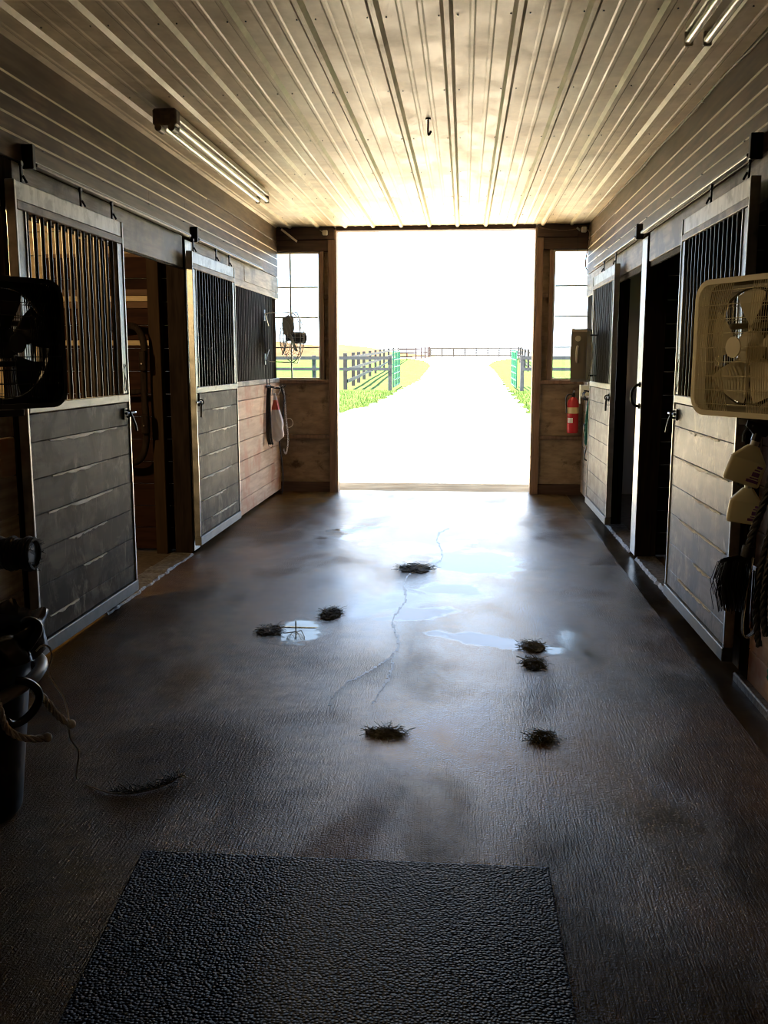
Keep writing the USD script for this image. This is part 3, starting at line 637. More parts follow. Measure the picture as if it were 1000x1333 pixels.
def pull(side, y, z, label):
    X = XL if side < 0 else XR; f = 1 if side < 0 else -1
    t = Thing('pull_handle', label, 'handle', (X+f*.02, y, z))
    t.add('grip', tube(spline([(X+f*.006, y-.01, z+.085), (X+f*.055, y-.03, z+.06), (X+f*.06, y-.03, z-.06), (X+f*.006, y-.01, z-.085)], 16), .011, 8), 'black_iron', smooth=40)
    for s in (-1, 1): t.add('mount', bx(X+f*.004, X+f*.014, y-.025, y+.012, z+s*.085-.02, z+s*.085+.02, .002), 'black_iron')
pull(-1, 7.60, 1.30, 'black pull handle on the metal-edged post at the left opening')
pull(1, 7.72, 1.31, 'black pull handle on the metal-edged post between the two right openings')

# ================================================================== LAMPS
def strip_light(y0, y1, x, label, boxend):
    t = Thing('strip_light', label, 'lamp', (x, (y0+y1)/2, ZC-.022))
    z = ZC-.023
    t.add('housing', bx(x-.055, x+.055, y0, y1, z-.045, z, .006), 'cream_metal')
    for s in (-1, 1):
        xx = x+s*.042
        t.add('tube', cyl((xx, y0+.03, z-.085), (xx, y1-.03, z-.085), .019, 12), 'tube_glass', smooth=40)
        for y in (y0+.012, y1-.03): t.add('socket', bx(xx-.02, xx+.02, y, y+.018, z-.11, z-.046, .004), 'cream_metal')
    t.add('end_cap', bx(x-.058, x+.058, y0-.004, y0-.0005, z-.05, z, .001) if not boxend else bx(x-.075, x+.075, y0-.09, y0-.001, z-.10, z, .01), 'rust_box' if boxend else 'cream_metal')
    if boxend:
        for s in (-1, 1): t.add('cap', cyl((x+s*.042, y0-.085, z-.112), (x+s*.042, y0+.010, z-.112), .022, 12), 'rust_box')
    return t
strip_light(6.05, 8.85, -1.855, 'long twin-tube ceiling light with a brown end box, above the left stall doors', True)
strip_light(2.30, 4.72, 1.045, 'twin-tube ceiling light beside the sagging dark cable', False)

LX, LY, LZ = -3.55, 4.60, 2.42
st = Thing('stall_lamp', 'warm bare bulb lamp hanging inside the left stall', 'lamp', (LX, LY, 3.13))
st.add('base', cyl((LX, LY, 3.135), (LX, LY, 3.10), .05, 16), 'cream_metal', smooth=40)
st.add('cord', cyl((LX, LY, 3.11), (LX, LY, LZ+.10), .005, 6), 'black_iron')
st.add('socket', cyl((LX, LY, LZ+.11), (LX, LY, LZ+.045), .022, 14), 'black_iron', smooth=40)
b_ = trimesh.creation.icosphere(2, .05); b_.apply_translation((LX, LY, LZ)); st.add('bulb', b_, 'bulb', smooth=True)

# hanging white lamp stick and wires at the end wall
t = Thing('work_light', 'slim white stick light hanging at a slant in the left ceiling corner', 'lamp', (-2.12, 11.2, 3.05))
t.add('stick', cyl((-2.13, 11.15, 3.085), (-1.95, 11.15, 2.945), .013, 10), 'white_frame', smooth=40)
t.add('hook', tube(spline([(-2.13, 11.15, 3.085), (-2.16, 11.15, 3.11), (-2.19, 11.15, 3.09)], 8), .005, 6), 'black_iron')
t = Thing('sensor_box', 'small white box on the beam beside the left doorpost', 'box', (-1.64, D, 3.05))
t.add('case', bx(-1.67, -1.61, D-.075, D-.031, 3.03, 3.085, .006), 'white_frame'); t.add('arm', cyl((-1.66, D-.06, 3.06), (-1.70, D-.05, 3.09), .006, 6), 'white_frame')
t = Thing('corner_cable', 'thin cable looped along the beam to the right ceiling corner', 'cable', (1.3, 11.2, 3.0))
t.add('wire', tube(spline([(.84, D-.036, 3.09), (1.0, D-.040, 3.065), (1.18, D-.042, 3.06), (1.33, D-.05, 3.075), (1.385, D-.12, 3.04), (1.385, D-.14, 2.86), (1.39, D-.13, 2.6)], 40), .006, 6), 'end_stud', smooth=40)
t.add('pull_cord', cyl((1.28, D-.05, 3.06), (1.27, D-.05, 2.36), .0022, 5), 'black_iron')
t.add('junction', cat(bx(1.31, 1.37, D-.10, D-.035, 3.03, 3.09, .008), cyl((1.30, D-.05, 3.05), (1.26, D-.05, 3.085), .012, 8)), 'galv')
t = Thing('wall_cable', 'dusty dark cable sagging along the top of the right wall', 'cable', (XR-.01, 6, 3.1))
pts = [(XR-.008, y, 3.118-.014*abs(math.sin(y*1.7))-.01*rng.random()) for y in np.arange(2.0, 11.0, .45)]
t.add('wire', tube(spline(pts, 120), .007, 6), 'trim', smooth=40)
for p in pts[1::4]: t.add('staple', tube([(XR+.001, p[1], p[2]+.014), (XR-.018, p[1], p[2]+.012), (XR-.018, p[1], p[2]-.012), (XR+.001, p[1], p[2]-.014)], .002, 4), 'galv')
t = Thing('ceiling_hook', 'small dark hook hanging from a rib mid ceiling', 'hook', (-.255, 6.4, 3.1))
t.add('hook', tube(spline([(-.255, 6.45, 3.135), (-.255, 6.45, 3.08), (-.25, 6.44, 3.03), (-.235, 6.42, 3.05)], 12), .007, 6), 'black_iron'); t.add('plate', cyl((-.255, 6.45, 3.134), (-.255, 6.45, 3.125), .018, 10), 'black_iron')

# ================================================================== FANS
def rounded(w, h, r):
    from shapely.geometry import box
    return box(-w/2+r, -h/2+r, w/2-r, h/2-r).buffer(r, 6)

def box_fan(label, loc, rotz, body, grille, blade, dark, S=.53, dep=.115, side_panel=False, handle=None):
    """Local frame: the front looks along -y, width along x, the centre at z = 0."""
    from shapely.geometry import Point
    t = Thing('box_fan', label, 'fan', loc, rotz, local=True)
    rot = trimesh.transformations.rotation_matrix(math.pi/2, [1, 0, 0])
    def ext(poly, y0, y1):                                          # a shape in x, z pushed along y
        m = trimesh.creation.extrude_polygon(poly, y1-y0); m.apply_transform(rot); m.apply_translation([0, y1, 0]); return m
    R = rounded(S, S, .075)
    t.add('housing', ext(R.difference(rounded(S-.022, S-.022, .066)), -dep/2, dep/2), body, smooth=40)
    t.add('front_rim', cat(ext(R.buffer(.004).difference(rounded(S-.034, S-.034, .060)), -dep/2-.012, -dep/2), ext(R.buffer(.004).difference(rounded(S-.034, S-.034, .060)), dep/2, dep/2+.012)), body, smooth=30)
    for y, nm in ((-dep/2-.007, 'front_grille'), (dep/2+.007, 'rear_grille')):
        w = []; half = S/2-.016
        bow = -.034 if y < 0 else .034
        for k in range(45):
            x = -half+2*half*(k+.5)/45
            u = x/half; h = half if abs(u) < .85 else half-.055*((abs(u)-.85)/.15)**2
            zz = np.linspace(-h, h, 7)
            if abs(x) < .045: continue
            curve = .020*np.sign(x)*np.cos(zz/half*math.pi/2)*(1-abs(u))
            w.append(tube(np.c_[x+curve, y+bow*np.cos(zz/half*math.pi/2)*math.cos(u*math.pi/2), zz], .0021, 4))
        for k in range(9):
            z = -half+2*half*(k+.5)/9
            xx = np.linspace(-half, half, 9)
            w.append(tube(np.c_[xx, y+bow*math.cos(z/half*math.pi/2)*np.cos(xx/half*math.pi/2)+.003*np.sign(-bow), np.full(9, z)], .0018, 4))
        t.add(nm, cat(*w), grille, kind='stuff', smooth=60)
        t.add('badge', cyl((0, y+bow-.003, 0), (0, y+bow+.003, 0), .040, 24), grille, smooth=30)
    shroud = R.buffer(-.012).difference(Point(0, 0).buffer(.228, 32))
    t.add('shroud', ext(shroud, -.012, .004), dark, smooth=40)
    for z in (-.085, .085): t.add('strut', bx(-S/2+.012, S/2-.012, .030, .040, z-.012, z+.012, .003), dark)
    t.add('motor', cyl((0, -.005, 0), (0, .045, 0), .062, 20), dark, smooth=40)
    t.add('hub', lathe_y([(0, -.040), (.045, -.040), (.062, -.028), (.064, .0), (0, .0)], 24), blade, smooth=40)
    for k in range(5):
        a0 = k*2*math.pi/5+.35
        v = []; nr, na = 7, 9
        for i in range(nr):
            r = .055+.165*i/(nr-1); wd = .30+.42*math.sin(min(1, i/(nr-1)*1.15)*math.pi*.62)
            for j in range(na):
                s = (j/(na-1)-.5); a = a0+s*2*wd*.62
                v.append((r*math.cos(a), -.018+s*.045*(1-.3*i/nr), r*math.sin(a)))
        v = np.array(v); f = []
        for i in range(nr-1):
            for j in range(na-1):
                a, b, c, d = i*na+j, i*na+j+1, (i+1)*na+j+1, (i+1)*na+j; f += [(a, b, c), (a, c, d)]
        n = len(v); f = np.array(f); vv = np.vstack([v, v+[0, .003, 0]])
        edge = []
        bd = [j for j in range(na)]+[i*na+na-1 for i in range(1, nr)]+[(nr-1)*na+j for j in range(na-2, -1, -1)]+[i*na for i in range(nr-2, 0, -1)]
        for p, q in zip(bd, bd[1:]+bd[:1]): edge += [(p, q, n+q), (p, n+q, n+p)]
        m = trimesh.Trimesh(vv, np.vstack([f, f[:, ::-1]+n, edge]), process=False); m.fix_normals()
        t.add('blade', m, blade, smooth=40)
    if side_panel:
        t.add('side_panel', bx(-S/2-.004, -S/2-.0005, -dep/2+.004, dep/2-.004, -S/2+.03, S/2-.03, .001), dark)
        t.add('speed_knob', cat(cyl((-S/2-.004, .008, .16), (-S/2-.022, .008, .16), .028, 20), bx(-S/2-.030, -S/2-.018, .004, .012, .135, .185, .002)), 'knob', smooth=30)
        t.add('carry_handle', tube(spline([(-S/2-.004, .012, .085), (-S/2-.026, .012, .07), (-S/2-.026, .012, -.05), (-S/2-.004, .012, -.065)], 14), .013, 8), 'knob', smooth=50)
    return t
def lathe_y(profile, sides=24):
    m = trimesh.creation.revolve(np.asarray(profile, float), sections=sides)
    m.apply_transform(trimesh.transformations.rotation_matrix(-math.pi/2, [1, 0, 0])); return m

t = box_fan('beige square box fan hung above the white spray bottles', (1.116, 3.815, 1.632), -64, 'beige_plastic', 'beige_plastic', 'beige_pale', 'beige_dark')
t.local = True
t.add('mount', cat(bx(-.16, -.12, .10, .112, -.30, .02, .003), bx(.12, .16, .10, .112, -.30, .02, .003), cyl((.0, .105, -.29), (.0, .30, -.29), .009, 8), bx(-.17, .17, .098, .112, -.31, -.28, .003)), 'black_iron')
t = box_fan('black square box fan hung above the black roll of cord', (-1.906, 3.815, 1.652), 64, 'black_plastic', 'black_plastic', 'black_plastic', 'black_plastic')
t.add('mount', cat(bx(-.16, -.12, .10, .112, -.30, .02, .003), bx(.12, .16, .10, .112, -.30, .02, .003), cyl((.0, .105, -.29), (.0, .30, -.29), .009, 8), bx(-.17, .17, .098, .112, -.31, -.28, .003)), 'black_iron')
t = box_fan('dark grey box fan seen edge-on with knob and handle above the fire extinguisher', (1.165, 9.68, 1.635), 77, 'gray_metal', 'sunlit_grille', 'beige_pale', 'gray_metal', S=.51, dep=.125, side_panel=True)
t.add('mount', cat(bx(.05, .09, .068, .08, -.2, .2, .003), cyl((.07, -.07, .20), (.07, -.15, .20), .008, 8), cyl((.07, -.07, -.20), (.07, -.15, -.20), .008, 8)), 'black_iron')

# round wall fan before the left window
C0 = np.array([-1.925, 10.6, 1.836]); ax = np.array([-.86, -.51, 0.0])
a1 = np.array([.51, -.86, 0.0]); a2 = np.array([0, 0, 1.0])
t = Thing('wall_fan', 'round wire-caged wall fan in front of the left window', 'fan', C0)
w = []
for s in (-1, 1):
    for r, d in ((.27, 0), (.24, .052), (.185, .078), (.12, .092), (.06, .096)):
        if r == .27 and s > 0: continue
        w.append(ring(C0+ax*s*d, ax, r, .0042 if r == .27 else .0024, 40, 4))
    for k in range(32):
        q = k*2*math.pi/32; e = math.cos(q)*a1+math.sin(q)*a2
        w.append(tube([C0+e*r+ax*s*d for r, d in ((.27, 0), (.24, .052), (.185, .078), (.12, .092), (.04, .097))], .0018, 3))
t.add('cage', cat(*w), 'galv', kind='stuff')
t.add('motor', cat(cyl(C0-ax*.01, C0-ax*.15, .066, 20), cyl(C0-ax*.15, C0-ax*.165, .066, 20, .03)), 'black_plastic', smooth=40)
t.add('hub', cyl(C0-ax*.005, C0+ax*.065, .036, 18), 'black_plastic', smooth=40)
for k in range(3):
    q0 = math.pi/2+.12+k*2*math.pi/3; v, f = [], []
    for i in range(7):
        r = .035+.205*i/6; wd = (.10, .13, .16, .175, .175, .16, .12)[i]
        for j in range(5):
            s = j/4-.5; q = q0+s*wd*1.0/max(r, .09)*1.1; e = math.cos(q)*a1+math.sin(q)*a2
            v.append(C0+e*r+ax*(.035+s*.07))
    for i in range(6):
        for j in range(4):
            a = i*5+j; f += [(a, a+1, a+6), (a, a+6, a+5)]
    v = np.array(v); n = len(v); f = np.array(f)
    bd = [0, 1, 2, 3, 4]+[i*5+4 for i in range(1, 7)]+[33, 32, 31, 30]+[i*5 for i in range(5, 0, -1)]
    e_ = [x for p, q in zip(bd, bd[1:]+bd[:1]) for x in ((p, q, n+q), (p, n+q, n+p))]
    m = trimesh.Trimesh(np.vstack([v, v+ax*.003]), np.vstack([f, f[:, ::-1]+n, e_]), process=False); m.fix_normals()
    t.add('blade', m, 'gray_metal', smooth=50)
for z, s in ((2.115, 1), (1.565, -1)):
    t.add('arm', tube([C0+[0, 0, s*.272], (-1.95, 10.6, z), (-2.17, 10.52, z-.01*s), (-2.205, 10.50, z-.02*s), (-2.212, 10.72, z-.14*s)], .006, 6), 'galv')
t.add('yoke', cat(tube([C0+[0, 0, .27], C0-ax*.06+[0, 0, .285], C0-ax*.10+[0, 0, .2], C0-ax*.10+[0, 0, .06]], .006, 6), tube([C0+[0, 0, -.27], C0-ax*.06+[0, 0, -.285], C0-ax*.10+[0, 0, -.2], C0-ax*.10+[0, 0, -.06]], .006, 6)), 'galv')
t.add('wall_plate', cat(bx(XL+.001, XL+.012, 10.46, 10.54, 2.02, 2.14, .002), bx(XL+.001, XL+.012, 10.46, 10.54, 1.54, 1.66, .002)), 'black_iron')

# ================================================================== FAR RIGHT CORNER
t = Thing('fire_extinguisher', 'red fire extinguisher with a pale label band on the end wall', 'fire extinguisher', (1.275, 11.24, .75))
x, y = 1.275, 11.24
t.add('cylinder', lathe([(0, .745), (.055, .745), (.066, .76), (.067, 1.085), (.058, 1.125), (.036, 1.155), (.022, 1.165), (0, 1.165)], 28, (x, y, 0)), 'red', smooth=40)
t.add('label_band', lathe([(.0675, .975), (.0682, .976), (.0682, 1.045), (.0675, 1.046)], 28, (x, y, 0)), 'label_yellow', smooth=40)
v_ = np.linspace(-1.9, -.9, 8); t.add('paper_label', trimesh.Trimesh(np.vstack([np.c_[x+.0685*np.cos(v_-.75), y+.0685*np.sin(v_-.75), np.full(8, z)] for z in (.865, .925)]), np.array([q for i in range(7) for q in ((i, i+1, i+9), (i, i+9, i+8))]), process=False), 'white_paper')
t.add('valve', cat(cyl((x, y, 1.16), (x, y, 1.195), .018, 12), bx(x-.014, x+.014, y-.05, y+.03, 1.192, 1.212, .004)), 'black_iron')
t.add('lever', tube(spline([(x, y+.02, 1.215), (x, y-.03, 1.235), (x, y-.09, 1.232)], 8), .007, 6), 'galv')
t.add('gauge', cyl((x-.02, y-.005, 1.185), (x-.034, y-.012, 1.185), .014, 12), 'chrome')
t.add('hose', tube(spline([(x-.015, y-.01, 1.195), (x-.075, y-.03, 1.18), (x-.085, y-.03, 1.08), (x-.078, y-.035, .98)], 16), .009, 8), 'black_plastic', smooth=40)
t.add('wall_bracket', bx(x-.02, x+.02, y+.06, y+.128, .80, 1.14, .003), 'black_iron')

t = Thing('outlet_box', 'beige outlet box on the right wall above the green lead rope', 'box', (1.34, 10.72, 1.2))
t.add('case', bx(1.290, 1.398, 10.66, 10.75, 1.20, 1.315, .008), 'beige_plastic')
t.add('cover', bx(1.283, 1.289, 10.655, 10.755, 1.11, 1.32, .002), 'beige_pale')
t.add('conduit', cyl((1.375, 10.70, 1.31), (1.375, 10.70, 1.45), .011, 10), 'galv', smooth=40)
t = Thing('power_cord', 'black coiled power cord hanging below the outlet box', 'cord', (1.35, 10.55, 1.2))
t.add('coil', cat(*[ring((1.342+.004*k, 10.56-.008*k, 1.205+.003*k), (.3, 1, .1), .048-.002*k, .0065, 22, 6) for k in range(4)]), 'black_plastic', smooth=40)
t.add('loop', tube(spline([(1.36, 10.56, 1.16), (1.352, 10.52, .95), (1.345, 10.50, .62), (1.352, 10.5, .50), (1.372, 10.5, .50), (1.380, 10.52, .66), (1.375, 10.56, .90)], 40), .0085, 8), 'black_plastic', smooth=40)
t.add('peg', cyl((1.398, 10.56, 1.25), (1.31, 10.55, 1.262), .006, 8), 'black_iron')
t = Thing('lead_rope', 'green lead rope bundled on the right wall beside the fire extinguisher', 'rope', (1.37, 10.45, 1.1))
for k in range(5):
    dx, dy = rng.uniform(-.02, .02), rng.uniform(-.03, .03)
    t.add('strand', rope([(1.365, 10.45, 1.18), (1.352+dx, 10.44+dy, 1.05), (1.348+dx*1.5, 10.42+dy, .88), (1.342+dx, 10.42+dy, .70-.05*rng.random()), (1.356+dx, 10.46, .80)], .010, 26), 'green_rope')
t.add('peg', cyl((1.398, 10.45, 1.175), (1.33, 10.445, 1.185), .006, 8), 'black_iron')
t.add('snap', tube(spline([(1.342, 10.42, .72), (1.338, 10.42, .66), (1.350, 10.42, .63)], 8), .006, 6), 'chrome')

# ================================================================== FAR LEFT CORNER
t = Thing('tack_hook', 'black tack hook hung over the rail at the far left', 'hook', (-2.2, 10.62, 1.3))
t.add('hanger', cat(*[tube([(XL+.03, y, 1.3835), (XL-.012, y, 1.3835), (XL+.012, y, 1.37), (XL+.014, y, 1.30)] if False else [(XL-.004, y, 1.386), (XL+.012, y, 1.384), (XL+.014, y, 1.30)], .005, 6) for y in (10.55, 10.69)]), 'black_iron')
t.add('bar', cat(bx(XL+.008, XL+.020, 10.50, 10.74, 1.285, 1.31, .002), *[tube(spline([(XL+.014, y, 1.295), (XL+.10, y, 1.280), (XL+.185, y, 1.29), (XL+.20, y, 1.31)], 12), .006, 6) for y in (10.54, 10.70)]), 'black_iron')
v = trimesh.creation.icosphere(4); p = np.array(v.vertices)
z = p[:, 2]; wdt = np.interp(z, [-1, -.8, -.3, .2, .7, 1], [.05, 1, 1.05, .72, .34, .10])
q = np.c_[p[:, 0]/np.maximum(np.hypot(p[:, 0], p[:, 1]), 1e-3)*wdt, p[:, 1]/np.maximum(np.hypot(p[:, 0], p[:, 1]), 1e-3)*wdt, z]
fold = .08*np.sin(np.arctan2(p[:, 1], p[:, 0])*7+z*2.0)*(1+z)*.6+.06*np.sin(p[:, 0]*9+z*7)
q[:, 0] *= 1+fold; q[:, 1] *= 1+fold
q[:, 0] += .25*(-z)*.55
bagv = np.c_[-2.118+q[:, 0]*.075, 10.60+q[:, 1]*.06, .945+q[:, 2]*.275]
t = Thing('plastic_bag', 'white plastic bag with a red print hanging from the hook at the far left', 'bag', (-2.12, 10.6, .66))
def _clean(m): m.remove_unreferenced_vertices(); return m
sel = lambda lo, hi: _clean(trimesh.Trimesh(bagv, v.faces[(bagv[v.faces].mean(1)[:, 2] >= lo) & (bagv[v.faces].mean(1)[:, 2] < hi)], process=False))
t.add('body', cat(sel(0, 1.035), sel(1.145, 2)), 'bag', smooth=True); t.add('red_print', sel(1.035, 1.145), 'bag_red', smooth=True)
t.add('handles', tube(spline([(-2.14, 10.6, 1.2), (-2.12, 10.58, 1.29), (-2.09, 10.6, 1.296), (-2.10, 10.61, 1.2)], 16), .006, 6), 'bag', smooth=True)
t = Thing('halter', 'dark halter hanging against the wall behind the plastic bag', 'halter', (-2.19, 10.5, .7))
for dx in (0, .012, .026): t.add('strap', tube(spline([(-2.190+dx, 10.515, 1.283), (-2.196+dx*1.3, 10.47, 1.10), (-2.194+dx*1.5, 10.44, .88), (-2.185+dx*1.6, 10.43, .72), (-2.170+dx*1.6, 10.43, .655)], 26), .011, 6), 'dark_rope', smooth=50)
t.add('ring', ring((-2.155, 10.43, .645), (.2, 1, 0), .024, .004, 16), 'chrome')
t = Thing('chain_lead', 'pale chain lead hanging in a long loop right of the plastic bag', 'rope', (-2.05, 10.7, .6))
links = []; pth = spline([(-2.06, 10.70, 1.30), (-2.035, 10.70, 1.15), (-2.02, 10.70, .9), (-2.01, 10.70, .62), (-2.035, 10.70, .53), (-2.06, 10.70, .60)], 60)
for i, c in enumerate(pth[:-1]): links.append(ring(c, (1, 1, .1) if i % 2 else (1, -1, .1), .0095, .0026, 8, 4))
t.add('chain', cat(*links), 'galv', kind='stuff')
t.add('dark_rope', rope([(-2.10, 10.70, 1.30), (-2.05, 10.69, 1.2), (-2.055, 10.69, 1.0), (-2.06, 10.70, .93)], .011, 30), 'dark_rope', label='dark rope beside the chain')
t.add('white_loop', tube(spline([(-2.02, 10.70, .92), (-1.975, 10.70, .93), (-1.95, 10.70, .86), (-1.985, 10.70, .83), (-2.03, 10.70, .86)], 20), .004, 6), 'white_rope')
t.add('tail', tube(spline([(-2.11, 10.70, .68), (-2.10, 10.72, .55), (-2.085, 10.75, .35), (-2.09, 10.76, .12), (-2.10, 10.77, .05)], 20), .007, 6), 'dark_rope')

# ================================================================== LEFT FOREGROUND
t = Thing('bin', 'black bin with a crumpled liner and white rope tied around it', 'bin', (-1.72, 3.0, 0))
cx, cy = -1.72, 3.0
t.add('body', lathe([(0, .004), (.165, .004), (.172, .02), (.235, .60), (.262, .61), (.266, .66), (.258, .66), (.23, .62), (.17, .05), (0, .04)], 40, (cx, cy, 0)), 'trash', smooth=40)
ang = np.linspace(0, 2*np.pi, 72, endpoint=False); rows = []
for zz, rr, am in ((.66, .245, 0), (.695, .270, .012), (.672, .285, .014), (.62, .281, .010), (.585, .277, .012), (.575, .272, .008)):
    wob = am*(np.sin(ang*9+zz*30)+.6*np.sin(ang*17+zz*50))
    rows.append(np.c_[cx+(rr+wob)*np.cos(ang), cy+(rr+wob)*np.sin(ang), zz+.9*wob])
v = np.vstack(rows); n = 72; f = [q for i in range(5) for j in range(n) for q in ((i*n+j, i*n+(j+1) % n, (i+1)*n+(j+1) % n), (i*n+j, (i+1)*n+(j+1) % n, (i+1)*n+j))]
t.add('liner', trimesh.Trimesh(v, np.array(f), process=False), 'bin_liner', smooth=True)
t.add('liner_knot', tube(spline([(cx+.25, cy-.02, .69), (cx+.275, cy-.03, .715), (cx+.300, cy-.03, .70), (cx+.292, cy-.04, .665), (cx+.270, cy-.05, .60)], 16), [.018]*3+[.016]*10+[.010]*3, 8), 'bin_liner', smooth=True)
t = Thing('hose_loop', 'grey hose loop slung around the black bin', 'hose', (cx, cy, .45))
q = np.linspace(-2.6, 1.2, 40); t.add('hose', tube(np.c_[cx+.262*np.cos(q), cy+.262*np.sin(q), .47+.05*np.sin(q+.9)], .022, 10), 'hose_grey', smooth=50)
t.add('strap', tube(spline([(cx+.245, cy-.10, .53), (cx+.285, cy-.06, .50), (cx+.288, cy-.03, .44), (cx+.262, cy-.06, .39), (cx+.225, cy-.14, .40)], 20), .014, 8), 'bin_liner', smooth=50)
t = Thing('cotton_rope', 'thick white cotton rope with two loose ends hanging from the bin', 'rope', (cx+.3, cy, .3))
t.add('end', rope([(cx+.262, cy-.02, .47), (cx+.292, cy+.02, .41), (cx+.315, cy+.05, .35), (cx+.350, cy+.07, .315)], .0125, 40, 90), 'white_rope', smooth=50)
t.add('end', rope([(cx+.20, cy-.18, .52), (cx+.222, cy-.17, .44), (cx+.235, cy-.16, .385), (cx+.285, cy-.12, .335), (cx+.33, cy-.08, .325)], .0125, 40, 90), 'white_rope', smooth=50)
for e in ((cx+.352, cy+.07, .313), (cx+.333, cy-.08, .325)):
    m = trimesh.creation.icosphere(2, .0165); m.apply_translation(e); t.add('whipping', m, 'white_rope', smooth=True)
t = Thing('twine', 'frayed thin twine trailing from the bin over the floor', 'twine', (-1.3, 3.2, 0))
t.add('cord', tube(spline([(cx+.272, cy+.0, .60), (cx+.300, cy+.03, .61), (cx+.308, cy+.04, .56), (cx+.296, cy+.04, .53), (cx+.325, cy+.07, .42), (cx+.322, cy+.12, .25), (cx+.285, cy+.27, .10), (-1.46, 3.30, .006), (-1.36, 3.215, .006), (-1.262, 3.174, .006), (-1.16, 3.20, .007), (-1.075, 3.305, .008)], 90), .0035, 6), 'white_rope', smooth=50)
fr = spline([(-1.27, 3.178, .010), (-1.20, 3.185, .010), (-1.14, 3.215, .010), (-1.075, 3.30, .012)], 60); hairs = []
for c in fr:
    for k in range(3):
        d = nrg.normal(0, .022, 3); d[2] = abs(d[2])*.7; hairs.append(tube([c, c+d*.5+[0, 0, .003], c+d], .0011, 3))
t.add('frayed_fibres', cat(*hairs), 'straw', kind='stuff')
hairs = []
for k in range(26):
    c = np.array([-1.065, 3.315, .012]); d = nrg.normal(0, .022, 3); d[2] = abs(d[2])*.7; d[0] += .02; hairs.append(tube([c, c+d*.6+[0, 0, .006], c+d], .001, 3))
t.add('frayed_end', cat(*hairs), 'white_rope', kind='stuff')
t = Thing('cord_roll', 'black roll of cord on a wall peg below the black box fan', 'cord', (-2.1, 4.18, .69))
t.add('core', cyl((-2.215, 4.17, .69), (-2.0, 4.17, .69), .055, 20), 'black_plastic', smooth=40)
for k in range(13): t.add('turn', ring((-2.195+.0165*k, 4.17, .69), (1, .05*math.sin(k*2.1), .06*math.cos(k*1.7)), .068+.006*math.sin(k*1.3), .0105, 26, 6), 'dark_rope', smooth=50)
hairs = []
for k in range(60):
    q = rng.uniform(0, 6.28); c = np.array([-1.995, 4.17+.066*math.cos(q), .69+.066*math.sin(q)]); d = np.array([rng.uniform(.0, .03), rng.uniform(-.02, .02), rng.uniform(-.03, .02)]); hairs.append(tube([c, c+d], .0011, 3))
t.add('loose_strands', cat(*hairs), 'bar', kind='stuff')

# bent rack seen in the left opening
t = Thing('harness_rack', 'bent black harness rack on the board partition inside the left stall', 'rack', (-2.7, 7.45, 1.2))
g = lambda px, pz: (px, 7.44, pz)
t.add('frame', tube(spline([g(-2.86, 1.84), g(-2.70, 1.855), g(-2.60, 1.84), g(-2.555, 1.76), g(-2.550, 1.55), g(-2.552, 1.15), g(-2.570, .88), g(-2.62, .785), g(-2.72, .76), g(-2.86, .765)], 60), .028, 10), 'post', smooth=50)
t.add('cross_bar', tube([g(-2.86, 1.32), g(-2.55, 1.34)], .022, 8), 'post', smooth=50)
t.add('clip', cat(bx(-2.57, -2.52, 7.375, 7.43, 1.50, 1.66, .01), bx(-2.575, -2.515, 7.375, 7.43, 1.00, 1.16, .01)), 'post')
t.add('foot', cat(cyl((-2.80, 7.45, 1.848), (-2.80, 7.598, 1.848), .012, 8), cyl((-2.80, 7.45, .765), (-2.80, 7.598, .765), .012, 8)), 'black_iron')
for z in (1.56, 1.07): t.add('glint', cyl((-2.545, 7.372, z), (-2.545, 7.360, z), .007, 8), 'chrome')

# ================================================================== RIGHT FOREGROUND
t = Thing('wall_rack', 'steel rack rod with hooks under the beige box fan', 'rack', (1.3, 3.9, 1.32))
t.add('rod', cyl((1.402, 3.93, 1.335), (1.150, 3.90, 1.323), .0075, 10), 'chrome', smooth=40)
t.add('rod', cyl((1.402, 3.74, 1.335), (1.20, 3.72, 1.30), .0075, 10), 'chrome', smooth=40)
t.add('plate', bx(1.388, 1.403, 3.62, 4.05, 1.30, 1.37, .003), 'black_iron')

